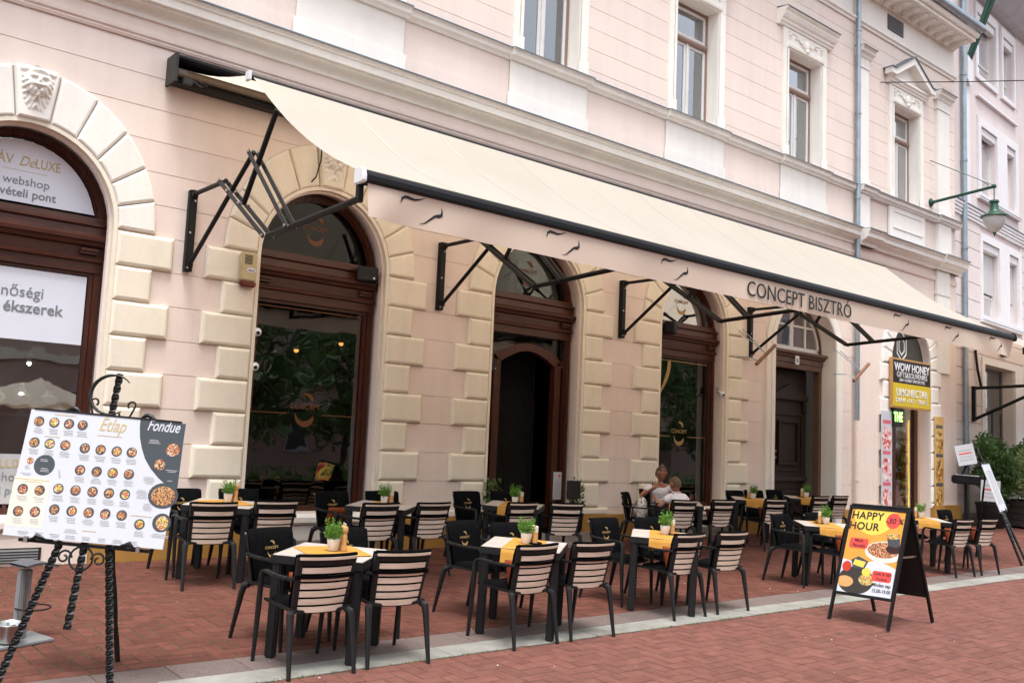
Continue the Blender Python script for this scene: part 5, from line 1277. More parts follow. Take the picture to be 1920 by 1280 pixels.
# ================================================================== PEOPLE
def skin_mesh(name, verts, edges, radii, m, sub=2, root=0):
    me = bpy.data.meshes.new(name); me.from_pydata(verts, edges, []); o = bpy.data.objects.new(name, me); col.objects.link(o)
    md = o.modifiers.new('s', 'SKIN'); md.use_smooth_shade = True
    sv = me.skin_vertices[0].data
    for i, r in enumerate(radii):
        sv[i].radius = (r, r) if not isinstance(r, tuple) else r
    sv[root].use_root = True
    s2 = o.modifiers.new('u', 'SUBSURF'); s2.levels = sub; s2.render_levels = sub
    dg = bpy.context.evaluated_depsgraph_get(); out = bpy.data.meshes.new_from_object(o.evaluated_get(dg)); bpy.data.objects.remove(o)
    out.materials.clear(); out.materials.append(m)
    for p in out.polygons: p.use_smooth = True
    return out
def chain(V, E, R, pts, rad, start=None):
    i0 = start
    for p, r in zip(pts, rad):
        V.append(p); R.append(r); k = len(V)-1
        if i0 is not None: E.append((i0, k))
        i0 = k
    return i0
def head_mesh(r, hgt, m):
    g = G(); n, k = 20, 16; vs_ = []
    for j in range(k+1):
        t = -pi/2+pi*j/k; z = sin(t)
        for i in range(n):
            a = 2*pi*i/n; c = cos(t); x, y = c*cos(a), c*sin(a)          # +y is the face
            jaw = 1-.28*max(0, -z-.1)-(.10 if y > 0 else .0)*max(0, -z-.3); px, py, pz = x*r*.86*jaw, y*r*1.0*(jaw if y < 0 else 1-.12*max(0, -z)), z*hgt
            if y > .6 and abs(x) < .28 and -.35 < z < .18: py += r*.20*(1-abs(x)/.28)*(1-abs(z+.18)/.30 if z < .1 else .2)
            if y > .5 and .12 < abs(x) < .5 and .0 < z < .25: py -= r*.06
            if y > .6 and abs(x) < .35 and -.62 < z < -.48: py += r*.04
            vs_.append((px, py, pz))
    g.add(vs_, [(j*n+i, j*n+(i+1) % n, (j+1)*n+(i+1) % n, (j+1)*n+i) for j in range(k) for i in range(n)])
    for s in (-1, 1): g.sphere((s*r*.86, -.01, -.02*hgt), (.014, .024, .034), 8, 6)
    return g
def hand_pts(V, E, R, wrist_i, w, d, sidev, nfing=4, L=.075, curl=.4):
    """palm with four fingers and a thumb continuing from the wrist vertex"""
    w = Vector(w); d = Vector(d).normalized(); s = Vector(sidev).normalized(); n_ = d.cross(s).normalized()
    pc = w+d*.045; V.append(tuple(pc)); R.append((.030, .018)); pi_ = len(V)-1; E.append((wrist_i, pi_))
    for f_ in range(nfing):
        o = (f_-1.5)*.017; l = L*(1-.12*abs(f_-1.2)); a = pc+d*.030+s*o; b = a+d*l*.5+n_*l*.5*curl*.5; c = b+d*l*.35+n_*l*.5*curl
        i = pi_
        for p, r in ((a, .0095), (b, .0085), (c, .007)): V.append(tuple(p)); R.append(r); E.append((i, len(V)-1)); i = len(V)-1
    a = w+d*.02+s*.034; b = a+d*.035+s*.018+n_*.01; i = pi_
    for p, r in ((a, .011), (b, .009)): V.append(tuple(p)); R.append(r); E.append((i, len(V)-1)); i = len(V)-1
def person(name_label, mx, body, shirt, trousers, headm, headt, extra):
    p = thing('person', name_label, 'person', mx); b = link('body', body, p); link('shirt', shirt, p); link('trousers', trousers, p)
    h = link('head', headm, p); h.matrix_local = headt
    for nme, me, mm in extra: o = link(nme, me, h if mm is None else p); 
    return p
# local frame: x right of the sitter... y forward, origin on the ground below the hips
def sitter(sc_, lean, armL, armR, hands, torso_w=.115):
    hz = .50*1.0; V = []; E = []; R = []
    sh = .50*sc_; hip = Vector((0, 0, hz)); ch_ = hip+Vector((0, sin(lean)*.30*sc_, cos(lean)*.30*sc_)); nk = hip+Vector((0, sin(lean)*.47*sc_, cos(lean)*.47*sc_)); nk2 = nk+Vector((0, .02, .07*sc_))
    a = chain(V, E, R, [tuple(hip), tuple(hip+Vector((0, sin(lean)*.15*sc_, cos(lean)*.15*sc_))), tuple(ch_), tuple(nk), tuple(nk2)], [(.14*sc_, .11*sc_), (.12*sc_, .09*sc_), (.135*sc_, .095*sc_), (.06*sc_, .055*sc_), (.047*sc_, .047*sc_)])
    S = {}
    for s, arm in ((-1, armL), (1, armR)):
        so_ = nk+Vector((s*.165*sc_, -.01, -.045*sc_)); el, wr = Vector(arm[0]), Vector(arm[1])
        i = chain(V, E, R, [tuple(nk+Vector((s*.07*sc_, 0, -.03*sc_))), tuple(so_), tuple((so_+el)/2), tuple(el), tuple((el+wr)/2), tuple(wr)], [.055*sc_, .056*sc_, .044*sc_, .036*sc_, .033*sc_, .024*sc_], 2)
        if hands: hand_pts(V, E, R, i, wr, wr-el, (s*-.7, .7, 0) if s > 0 else (.7, .7, 0), L=.06*sc_)
        kn = Vector((s*.11*sc_, .42*sc_, hz-.01)); ft = Vector((s*.12*sc_, .40*sc_, .07))
        chain(V, E, R, [(s*.09*sc_, .02, hz-.01), (s*.10*sc_, .2*sc_, hz), tuple(kn), tuple((kn+ft)/2), tuple(ft), (ft.x, ft.y+.13*sc_, .045)], [.085*sc_, .075*sc_, .055*sc_, .05*sc_, .036*sc_, .03], 0)
        S[s] = (so_, el)
    return V, E, R, hip, ch_, nk, nk2, S
def clothes(sc_, hip, ch_, nk, S, lean, grow=.012):
    V = []; E = []; R = []
    mid = (hip+ch_)/2
    chain(V, E, R, [tuple(hip+Vector((0, 0, -.02))), tuple(mid), tuple(ch_), tuple(nk+Vector((0, -.005, -.045*sc_)))], [((.145*sc_)+grow, (.115*sc_)+grow), (.128*sc_+grow, .095*sc_+grow), (.14*sc_+grow, .10*sc_+grow), (.085*sc_, .068*sc_)])
    for s in (-1, 1):
        so_, el = S[s]; e2 = so_+(el-so_)*.55
        chain(V, E, R, [tuple(so_), tuple(so_+(el-so_)*.28), tuple(e2)], [.060*sc_+grow*.6, .054*sc_+grow, .05*sc_+grow], 2)
    return V, E, R
# woman, facing the boy across the table, pen in hand
FW = (11.50, -.60)
wm = thing('person', 'woman with ponytail and glasses in a white tee writing at the wallside table', 'person', T(12.13, -.46, gz(-.5)-.0) @ Rz(pi-.62))
V, E, R, hip, ch_, nk, nk2, S = sitter(.98, .32, ((-.30, .30, .80), (-.12, .47, .815)), ((.34, .26, .74), (.22, .46, .86)), True)
link('body', skin_mesh('body', V, E, R, SKIN), wm); 
V2, E2, R2 = clothes(.98, hip, ch_, nk, S, .32); link('shirt', skin_mesh('shirt', V2, E2, R2, SHIRT), wm)
V3 = []; E3 = []; R3 = []
V3.append((0, 0, .50)); R3.append((.15, .12))
for s in (-1, 1): chain(V3, E3, R3, [(s*.09, .03, .49), (s*.10, .2, .50), (s*.11, .42, .49), (s*.115, .41, .27), (s*.12, .40, .10)], [.095, .088, .07, .06, .05], 0)
link('trousers', skin_mesh('trousers', V3, E3, R3, DENIM), wm)
hd = link('head', head_mesh(.10, .125, SKIN).mesh('head', SKIN, smooth='all'), wm); hd.matrix_local = T(nk2.x, nk2.y+.035, nk2.z+.10) @ Matrix.Rotation(-.35, 4, 'X')
g = G(); n, k = 18, 10; vs_ = []
for j in range(k+1):
    t = -.35+(pi/2+.35)*j/k
    for i in range(n):
        a = 2*pi*i/n; x, y = cos(t)*cos(a), cos(t)*sin(a); fwd = max(0, y-.35); vs_.append((x*.096, y*.108-fwd*.03-.004, sin(t)*.132+fwd*(.09 if t < .6 else 0)))
g.add(vs_, [(j*n+i, j*n+(i+1) % n, (j+1)*n+(i+1) % n, (j+1)*n+i) for j in range(k) for i in range(n) if not (vs_[j*n+i][1] > .02 and vs_[j*n+i][2] < .062)]); g.sphere((0, -.095, .065), (.04, .035, .04), 10, 7); g.tube([(0, -.10, .08), (-.03, -.15, .08), (-.07, -.13, -.01), (-.085, -.10, -.09), (-.08, -.09, -.15)], [.03, .042, .04, .03, .008], 10)
g.obj('hair', HAIRB, hd, smooth='all')
g = G()
for s in (-1, 1):
    g.tube([(s*.036+.028*cos(a), .098-.012*abs(cos(a)), .012+.024*sin(a)) for a in [2*pi*i/14 for i in range(14)]], .0055, 5, closed=True); g.bar((s*.064, .085, .015), (s*.088, -.01, .015), .004)
g.bar((-.008, .102, .016), (.008, .102, .016), .004); g.obj('glasses', BLACKM, hd)
g = G(); g.sphere((-.030, .088, -.072*1.0), (.001, .001, .001), 4, 3); g.sphere((0, .090, -.062), (.024, .008, .008), 8, 5); g.obj('mouth', mat('lips', (.32, .08, .06), .5), hd)
g = G()
for s in (-1, 1): g.sphere((s*.035, .079, .010), (.012, .008, .008), 8, 6)
g.obj('eye', mat('eyes', (.05, .04, .04), .2), hd)
pn = G().tube([(0, 0, -.05), (0, 0, .09)], .005, 6).obj('pen', INK); pn.matrix_world = wm.matrix_world @ T(.215, .53, .90) @ Matrix.Rotation(.5, 4, 'X'); tag(pn, 'dark pen held upright by the woman in the white tee', 'pen')
# boy, back to the street
bcx, bcy, brz = CP[(7, 'A')]
by_ = thing('person', 'boy with short fair hair in a white shirt seen from behind at the table', 'person', place(bcx+.12, bcy-.02, -.12) @ T(0, 0, .0))
V, E, R, hip, ch_, nk, nk2, S = sitter(.84, .25, ((-.30, .12, .70), (-.20, .34, .80)), ((.31, .10, .70), (.24, .32, .80)), True)
link('body', skin_mesh('body', V, E, R, SKIN), by_); V2, E2, R2 = clothes(.84, hip, ch_, nk, S, .25, .018); link('shirt', skin_mesh('shirt', V2, E2, R2, SHIRT), by_)
G().tube([(.052*cos(a)+nk.x, .048*sin(a)+nk.y+.012, nk.z+.022) for a in [2*pi*i/14 for i in range(14)]], .014, 6, closed=True).obj('collar', SHIRT, by_, smooth='all')
V3 = [(0, 0, .50)]; E3 = []; R3 = [(.13, .105)]
for s in (-1, 1): chain(V3, E3, R3, [(s*.08, .03, .49), (s*.085, .18, .50), (s*.095, .36, .49), (s*.10, .35, .27), (s*.10, .34, .10)], [.08, .075, .06, .05, .042], 0)
link('trousers', skin_mesh('trousers', V3, E3, R3, DENIM), by_)
hb = link('head', head_mesh(.092, .115, SKIN).mesh('head', SKIN, smooth='all'), by_); hb.matrix_local = T(nk2.x, nk2.y+.02, nk2.z+.085) @ Matrix.Rotation(-.25, 4, 'X')
g = G(); vs_ = []; n, k = 18, 10
for j in range(k+1):
    t = -.42+(pi/2+.42)*j/k
    for i in range(n):
        a = 2*pi*i/n; x, y = cos(t)*cos(a), cos(t)*sin(a); fwd = max(0, y-.2); vs_.append((x*.084, y*.096-fwd*.02-.003, sin(t)*.121+fwd*(.085 if t < .5 else 0)))
g.add(vs_, [(j*n+i, j*n+(i+1) % n, (j+1)*n+(i+1) % n, (j+1)*n+i) for j in range(k) for i in range(n) if not (vs_[j*n+i][1] > .02 and vs_[j*n+i][2] < .055)]); g.obj('hair', HAIRS, hb, smooth='all')
gl_ = thing('drink_glass', 'tall glass of red drink on the table of the woman and boy', 'glass', TM[7] @ T(.20, .12, .757)); G().lathe([(.026, 0), (.034, .13), (.032, .13), (.025, .01)], 14).obj('tumbler', glass('clear_glass', (.9, .92, .92), .8), gl_, smooth=True); G().lathe([(.024, .008), (.030, .10), (0, .10)], 14).obj('drink', mat('red_drink', (.45, .05, .02), .1), gl_)
pl_ = thing('plate', 'white plate in front of the boy on the wallside table', 'plate', TM[7] @ T(-.16, .0, .757)); G().lathe([(.05, 0), (.09, .008), (.115, .018), (.112, .02), (.085, .012), (0, .01)], 20).obj('dish', POTW, pl_, smooth=True)
# ================================================================== EASELS AND BOARDS
def twist(g, a, b, wd, turns):
    a, b = Vector(a), Vector(b); d = (b-a).normalized(); x = d.orthogonal().normalized(); y = d.cross(x); n = max(12, int(turns*10)); vs_ = []
    for i in range(n+1):
        p = a+(b-a)*i/n; an = 2*pi*turns*i/n
        for k in range(4):
            t_ = an+pi/4+k*pi/2; vs_.append(p+(x*cos(t_)+y*sin(t_))*wd*.7071)
    g.add(vs_, [(i*4+k, i*4+(k+1) % 4, (i+1)*4+(k+1) % 4, (i+1)*4+k) for i in range(n) for k in range(4)]+[(3, 2, 1, 0), (n*4, n*4+1, n*4+2, n*4+3)]); return g
def easel(mx, label, lean=.175, roll=-.052):
    e = thing('menu_easel', label, 'easel', mx)
    pl = Matrix.Rotation(-lean, 4, 'X') @ Matrix.Rotation(roll, 4, 'Y').inverted() if False else Matrix.Rotation(-lean, 4, 'X') @ Matrix.Rotation(-roll, 4, 'Y')
    def P(a, b, c=0.): return pl @ Vector((a, c, b))
    def q_(name, g): g.obj(name, IRON, e, smooth=True)
    twist(G(), P(0, .36), P(0, 2.03), .036, 7).obj('spine', IRON, e)
    for s in (-1, 1):
        f_ = P(s*.155, .90); ft = Vector((s*.355, -.03, .0)); twist(G(), f_, ft, .036, 5).obj('leg', IRON, e)
        G().tube([P(s*(.20+.0), .895, -.02), P(s*.30, .915, -.035), P(s*.34, .885, -.03), P(s*.30, .875, -.03)], [.012, .02, .014, .004], 6).obj('leaf', IRON, e, smooth=True)
        sp = []
        for i in range(16): t_ = i/15; r = .05*(1-t_*.8); sp.append(P(s*(.11-.0-r*cos(t_*8)*1.0), .82-.02+r*sin(t_*8), -.01))
        q_('scroll', G().tube(sp, .007, 6))
        sp = [P(s*(.05+.10*t_), 1.76-.07*sin(pi*t_)+.06*t_*t_, -.01) for t_ in [i/10 for i in range(11)]]+[P(s*(.15-.025*(1-cos(a))), 1.82+.025*sin(a)-.0, -.01) for a in [i*.5 for i in range(9)]]
        q_('scroll', G().tube(sp, .007, 6))
        sp = [P(s*(.20+.14*t_), 1.735+.03*sin(pi*t_*1.5), -.01) for t_ in [i/8 for i in range(9)]]
        q_('scroll', G().tube(sp, [.006+.012*sin(pi*i/8) for i in range(9)], 6))
    q_('ring', G().tube([P(.075*cos(a), .80+.075*sin(a), -.012) for a in [2*pi*i/24 for i in range(24)]], .007, 6, closed=True))
    q_('crescent', G().tube([P(-.02+.14*cos(a), 1.88+.135*sin(a), -.02) for a in [.75+4.6*i/24 for i in range(25)]], [.004+.009*sin(pi*i/24) for i in range(25)], 6))
    G().bar(P(-.42, .885, .0), P(.42, .885, .0), .03, .02).obj('ledge', IRON, e)
    for s in (-1, 1):
        for b in (.89, 1.735): G().box(-.012, -.02, -.02, .012, .0, .02).obj('clip', CHROME, e, loc=P(s*.36, b, -.032)) if b < 1 else None
    ft = Vector((.12, .72, .02)); twist(G(), P(0, 1.55, .03), ft, .026, 1).obj('back_leg', IRON, e)
    return e, pl
UE = atan2(-.63, .78)
em = T(1.92, -4.39, gz(-4.39)) @ Rz(UE)
e1, pl1 = easel(em, 'wrought iron twisted easel holding the large menu board at the left')
BW, BH = 1.03, .825
def board(mx, pl, label, full=True):
    bm_ = mx @ pl @ T(0, -.035, 1.315); b = thing('menu_board', label, 'menu board', bm_)
    G().box(-BW/2, -.006, -BH/2, BW/2, .006, BH/2).obj('panel', PRINTW, b); G().box(-BW*.48, -.010, BH/2+.0002, BW*.47, .010, BH/2+.012).obj('top_strip', BLACKM, b)
    return b
b1 = board(em, pl1, 'large white menu board with round dish pictures on the left easel')
def B1(x, y):
    """crop pixel of the photographed board -> board plane (a,b)"""
    dx, dy = x-140, y-35; det = 1322*1065+270*110; s = (dx*1065+270*dy)/det; t_ = (1322*dy-110*dx)/det
    return (s-.5)*BW, (.5-t_)*BH
YP = -.0065
DISH = [(203,140),(332,150),(457,160),(573,170),(157,323),(286,333),(418,345),(583,368),(717,380),(853,392),(981,400),(535,555),(675,567),(810,577),(947,587),(48,720),(190,730),(347,715),(490,728),(633,738),(770,748),(904,758),(5,905),(145,910),(307,888),(451,900),(593,912),(731,922),(868,932),(1012,1005)]
g = G(); P_ = [B1(*p) for p in ((1072,112),(1460,146),(1352,690),(1345,704),(1262,682),(1190,612),(1130,532),(1090,450),(1068,360),(1058,270),(1062,180))]
g.add([(a, YP, b) for a, b in P_], [tuple(range(len(P_)))]); g.obj('slate_field', PRINTN, b1); G().disc(B1(235, 517), .068, YP, 24).obj('slate_disc', PRINTN, b1)
g = G(); P_ = [B1(*p) for p in ((-15,612),(292,632),(190,1045),(-110,1025))]; g.add([(a, YP, b) for a, b in P_], [(0, 1, 2, 3)]); g.obj('beige_field', PRINTB, b1)
random.seed(17)
def dish(a, b, r, m, sq=1.):
    o = G().disc((a, b), r, YP-.0008, 20, rz=r*sq).obj('dish_picture', PRINTN, b1); G().disc((a+random.gauss(0, .002), b+random.gauss(0, .002)), r*random.uniform(.66, .84), YP-.0014, 16, rz=r*sq*.76).obj('food_picture', m, o)
for i, p in enumerate(DISH): dish(*B1(*p), .034, FOODM[i*7 % 4])
for (p, r, m_) in (((1225, 765), .098, 0), ((1198, 990), .060, 3), ((1333, 375), .056, 2), ((1213, 500), .048, 1)): dish(*B1(*p), r, FOODM[m_], .85 if r > .09 else 1.)
G().disc(B1(118, 480), .022, YP-.0008, 14).obj('food_picture', FOODM[2], b1)
g = G()
def lines(x, y, n, w_, dy=13):
    for i in range(n):
        a, b = B1(x, y+i*dy); ww = w_*random.uniform(.6, 1)/1322*BW; g.box(a-ww/2, YP-.0012, b-.0018, a+ww/2, YP-.0004, b+.0018)
for p in DISH: lines(p[0]-10, p[1]+58, 4, 95)
for i in range(8): lines(40+i*130, 1070+i*11, 3, 90, 12)
lines(435, 1052, 3, 130); lines(1175, 1085, 3, 150); lines(1115, 610, 5, 100); lines(1045, 720, 6, 95); lines(1085, 835, 5, 80); lines(90, 520, 3, 50); lines(80, 585, 2, 90); lines(360, 560, 6, 20, 12)
tag(g.obj('text_lines', PRINTG, b1), kind='stuff')
g = G(); 
for x, y, w_ in ((430, 85, 200), (310, 272, 150), (800, 262, 240), (130, 640, 250), (140, 660, 130), (1030, 937, 160), (590, 1065, 140)): lines(x, y, 1, w_*1.2)
tag(g.obj('heading_lines', GT, b1), kind='stuff')
g = G(); lines(1180, 292, 3, 110); lines(1310, 550, 2, 100); lines(1290, 640, 1, 50); lines(235, 470, 2, 80); lines(235, 545, 3, 80); tag(g.obj('light_lines', PRINTG, b1), kind='stuff')
def tb1(s, x, y, sz, m, ang=-.045, **kw):
    a, b = B1(x, y); text(s, sz, front(a, YP-.001, b) @ Rz(-ang*0), m, b1, ext=.0004, **kw)
tb1('Étlap', 818, 220, .125, GT, shear=.3, xs=.72); tb1('Fondue', 1258, 215, .105, PRINTW, shear=.3, xs=.68, bold=.01)
em2 = T(17.42, -3.98, gz(-3.98)) @ Rz(radians(16.5))
e2, pl2 = easel(em2, 'wrought iron twisted easel seen edge on at the far right', lean=.34, roll=.02)
b2 = board(em2, pl2, 'menu board seen edge on standing on the far right easel'); 
for i in range(5): G().box(-.35+i*.15, YP-.001, -.3, -.25+i*.15, YP-.0002, .3).obj('text_column', PRINTG, b2)
# ---- sandwich board
sm = T(9.845, -5.55, gz(-5.55)) @ Rz(-pi/2+.02)
sb = thing('sandwich_board', 'black framed happy hour sandwich board standing on the street by the kerb', 'sandwich board', sm)
TH = 1.19; HW = .325; LEAN = .49
for s in (-1, 1):
    for d, kk in ((-1, 1), (1, 1)):
        G().bar((s*HW, d*.02, TH), (s*HW, d*LEAN, .0), .035, .025, (1, 0, 0)).obj('leg', BLACKM, sb)
def inpl(sv, dy=0.):   # point at distance sv from the top along the front slope
    L_ = sqrt(TH*TH+(LEAN-.02)**2); t_ = sv/L_; return Vector((0, -.02-(LEAN-.02)*t_-dy*TH/L_, TH-TH*t_-dy*(LEAN-.02)/L_*-1*-1))
v_ = Vector((0, (LEAN-.02), TH)).normalized()
pmx = face(inpl(.49, .014), (1, 0, 0), v_)
PWD, PHT = .60, .92
pp = link('poster', G().add([], []).add([(-PWD/2, -PHT/2, 0), (PWD/2, -PHT/2, 0), (PWD/2, PHT/2, 0), (-PWD/2, PHT/2, 0)], [(0, 1, 2, 3)]).mesh('poster', PORANGE), sb); pp.matrix_local = pmx
def prt(name, g, m, parent=pp, z=.001): o = g.obj(name, m, parent); o.location = (0, 0, z); return o
def ply(P): return G().add([(a, b, 0) for a, b in P], [tuple(range(len(P)))])
def dsc(c, rx_, rz_, n=28, lim=True):
    return ply([(min(PWD/2, max(-PWD/2, c[0]+rx_*cos(2*pi*i/n))) if lim else c[0]+rx_*cos(2*pi*i/n), min(PHT/2, max(-PHT/2, c[1]+rz_*sin(2*pi*i/n)))) for i in range(n)])
def S1(x, y):
    dx, dy = x-205, y-105; ux, uy, vx, vy_ = 520, 50, -185, 725; det = ux*vy_-vx*uy; s = (dx*vy_-vx*dy)/det; t_ = (ux*dy-uy*dx)/det
    return (s-.5)*PWD, (.5-t_)*PHT
prt('yellow_circle', dsc(S1(430, 160), .235, .235), PYELLOW)
W_ = [S1(*p) for p in ((88, 548), (200, 575), (340, 580), (420, 565), (520, 600), (622, 640))]
prt('white_field', ply([(-PWD/2, W_[0][1])]+W_[1:-1]+[(PWD/2, W_[-1][1]), (PWD/2, -PHT/2), (-PWD/2, -PHT/2)]), PRINTW, z=.0012)
prt('red_circle', dsc(S1(600, 225), .079, .085), PRED, z=.0014)
prt('plate_print', dsc(S1(500, 495), .215, .115), mat('plate_print', (.60, .58, .52), .4), z=.0016); prt('plate_food', dsc((S1(500, 480)[0]-.01, S1(500, 480)[1]), .175, .085), FOODM[1], z=.0018)
prt('pot_print', ply([(S1(530, 345)), S1(655, 345), S1(650, 440), S1(610, 455), S1(540, 440)][:5]), PRINTN, z=.0022); prt('pot_rim', dsc(S1(592, 362), .072, .03), FOODM[3], z=.0024); prt('dark_sauce', dsc(S1(590, 470), .085, .05), mat('sauce_print', (.03, .01, .01), .3), z=.002)
prt('board_print', dsc(S1(210, 735), .20, .15), mat('slate_print', (.03, .025, .022), .5), z=.0016); prt('apple_print', dsc(S1(130, 615), .052, .056), mat('apple_print', (.45, .04, .02), .3), z=.002)
prt('fondue_pan', ply([S1(175, 560), S1(250, 530), S1(345, 575), S1(300, 640), S1(190, 630)]), PRINTN, z=.0022); prt('fondue_cheese', ply([S1(215, 555), S1(320, 580), S1(290, 628), S1(190, 600)]), PYELLOW, z=.0024)
prt('bread_print', dsc(S1(105, 745), .095, .06), mat('bread_print', (.55, .30, .11), .5, var=.3, vs_=60), z=.002); prt('salad_print', dsc(S1(315, 730), .085, .06), FOODM[3], z=.002); prt('pineapple_print', dsc(S1(320, 665), .05, .045), PYELLOW, z=.0022)
for x, y in ((255, 415), (465, 702)):
    a, b = S1(x, y); n = 6; w2, h2, r = .105, .055, .025; Pq = []
    for cxs, czs, a0 in ((1, 1, 0), (-1, 1, pi/2), (-1, -1, pi), (1, -1, 1.5*pi)):
        for i in range(n+1): t_ = a0+pi/2*i/n; Pq.append((a+cxs*(w2-r)+r*cos(t_), b+czs*(h2-r)+r*sin(t_)))
    prt('red_label', ply(Pq), PRED, z=.0026)
def ts(s, x, y, sz, m=INK, z=.0032, **kw):
    a, b = S1(x, y); text(s, sz, T(a, b, z), m, pp, ext=.0004, **kw)
ts('HAPPY', 345, 205, .118, xs=.98, spacing=1.05, bold=.02); ts('HOUR', 305, 297, .118, xs=.98, spacing=1.05, bold=.02); ts('-30 %', 605, 250, .085, shear=.15, bold=.015)
ts('Magic', 258, 405, .052, xs=.85, bold=.02); ts('Pancake', 252, 448, .052, xs=.85, bold=.02); ts('Csoki & Sajt', 468, 692, .045, xs=.85, bold=.02); ts('Fondue', 458, 735, .045, xs=.9, bold=.02)
ts('Minden nap', 455, 788, .052, xs=.82, bold=.02); ts('15.00-19.00', 448, 838, .052, xs=.82, bold=.02)
fr = G()
for a, b, c, d in ((-.325, -.49, .325, -.46), (-.325, .46, .325, .49), (-.325, -.459, -.301, .459), (.301, -.459, .325, .459)): fr.box(a, b, -.010, c, d, .010)
o = fr.obj('poster_frame', BLACKM, sb, bevel=.004); o.matrix_local = pmx
bk = G().box(-.32, -.49, -.006, .32, .49, -.002).obj('back_panel', SIGNB, sb); bk.matrix_local = pmx
v2 = Vector((0, -(LEAN-.02), TH)).normalized(); pm2 = face(Vector((0, .02+(LEAN-.02)*.42, TH-TH*.42)), (-1, 0, 0), v2)
rp_ = G().box(-.31, -.46, -.006, .31, .48, .006).obj('rear_panel', SIGNB, sb); rp_.matrix_local = pm2
G().bar((-.30, -.21, .70), (-.30, .21, .70), .012, .02).obj('stay', CHROME, sb); G().bar((.30, -.21, .70), (.30, .21, .70), .012, .02).obj('stay', CHROME, sb)
G().tube([(-.33, 0, TH+.005), (.33, 0, TH+.005)], .018, 8).obj('hinge', BLACKM, sb)
# ---- low floor stand with bowl
fs = thing('floor_stand', 'low grey floor stand with steel bowl and wire ring behind the menu easel', 'floor stand', place(2.02, -3.10, .35))
G().prismz([(-.26, -.17), (.18, -.17), (.2, .15), (-.24, .15)], 0, .022).obj('base_plate', GREYP, fs, bevel=.006); G().box(-.045, -.03, .022, .045, .03, .52).obj('post', GREYP, fs, bevel=.008)
G().box(-.012, -.036, .03, .012, -.031, .51).obj('post_groove', STEEL, fs)
g = G(); n = 10
for i in range(n):
    x0_, x1_ = -.06+.26*i/n, -.06+.26*(i+1)/n; z0_, z1_ = .545+.03*sin(pi*(.15+.85*i/n)), .545+.03*sin(pi*(.15+.85*(i+1)/n)); g.add([(x0_, -.1, z0_), (x1_, -.1, z1_), (x1_, .1, z1_), (x0_, .1, z0_), (x0_, -.1, z0_-.018), (x1_, -.1, z1_-.018), (x1_, .1, z1_-.018), (x0_, .1, z0_-.018)], [(0,1,2,3),(7,6,5,4),(0,4,5,1),(2,6,7,3)])
g.obj('top_plate', mat('dark_pad', (.09, .09, .10), .6), fs); G().tube([(.12*cos(a)+.07, .12*sin(a)-.03, .24) for a in [2*pi*i/28 for i in range(28)]], .006, 6, closed=True).obj('wire_ring', BLACKM, fs)
G().lathe([(.055, .03), (.062, .035), (.085, .15), (.10, .165), (.098, .168), (.08, .15), (.055, .045)], 24, (-.14, -.09, 0)).obj('steel_bowl', STEEL, fs, smooth=True); G().bar((-.05, -.03, .13), (-.14, -.09, .13), .02).obj('bowl_bracket', BLACKM, fs)

# ================================================================== NEIGHBOUR BUILDING
NBM = T(23.76, .10, 0) @ Rz(radians(4.6)); nb = thing('neighbour_building', 'lilac rendered building with white window surrounds at the far right', 'building', NBM)
NW = 14.0
HOLES = [(2.12, 0.0, 4.50, 4.10), (2.05, 5.40, 3.35, 7.40), (4.15, 5.40, 4.95, 7.40), (2.0, 8.70, 3.25, 10.55), (4.05, 8.70, 4.80, 10.55), (1.80, 11.95, 3.25, 13.7), (3.85, 11.95, 4.75, 13.7)]
xs_ = sorted({0.0, NW, *[h[0] for h in HOLES], *[h[2] for h in HOLES]}); zs_ = sorted({-.3, 14.6, *[h[1] for h in HOLES], *[h[3] for h in HOLES]})
g = G()
for i in range(len(xs_)-1):
    for j in range(len(zs_)-1):
        cx_, cz_ = (xs_[i]+xs_[i+1])/2, (zs_[j]+zs_[j+1])/2
        if any(h[0] < cx_ < h[2] and h[1] < cz_ < h[3] for h in HOLES): continue
        g.add([(xs_[i], .02, zs_[j]), (xs_[i+1], .02, zs_[j]), (xs_[i+1], .02, zs_[j+1]), (xs_[i], .02, zs_[j+1])], [(0, 1, 2, 3)])
for (a, b, c, d) in HOLES:
    for q4 in ([(a, .02, b), (a, .02, d), (a, .4, d), (a, .4, b)], [(c, .02, b), (c, .02, d), (c, .4, d), (c, .4, b)], [(a, .02, d), (c, .02, d), (c, .4, d), (a, .4, d)], [(a, .02, b), (c, .02, b), (c, .4, b), (a, .4, b)]): g.add(q4, [(0, 1, 2, 3)])
g.add([(0, .02, -.3), (0, 8, -.3), (0, 8, 14.6), (0, .02, 14.6)], [(0, 1, 2, 3)]); g.obj('wall', LILAC, nb)
def npanel(a, b, c, d, m=LILAC, y=-.012, name='render_panel'): G().box(a, y, b, c, .019, d).obj(name, m, nb)
zb_ = .24
while zb_ < 7.6:
    z1_ = zb_+.455
    for a, c in ((.0, 1.92), (5.18, NW)): npanel(a, zb_+.010, c, z1_-.010)
    if zb_ > 4.2 and z1_ < 5.4: npanel(1.92, zb_+.010, 5.18, z1_-.010)
    zb_ = z1_
npanel(.0, 8.20, 1.74, 14.2, y=-.004); npanel(5.1, 8.20, NW, 14.2, y=-.004)
npanel(1.74, 10.80, 5.1, 11.72, y=-.004); npanel(1.74, 8.16, 5.1, 8.52, y=-.004); npanel(0, -.2, 1.9, .23, m=STONE, y=-.03)
npanel(.85, 8.2, 1.20, 14.2, m=LILACW, y=-.04, name='pilaster')
g = G(); 
for i in range(4): g.box(.0, -.05-.02*i, 7.80+i*.085, NW, .018, 7.87+i*.085)
g.obj('string_course', LILACW, nb); G().box(0, -.13, 8.135, NW, .018, 8.15).obj('flashing', LEAD, nb)
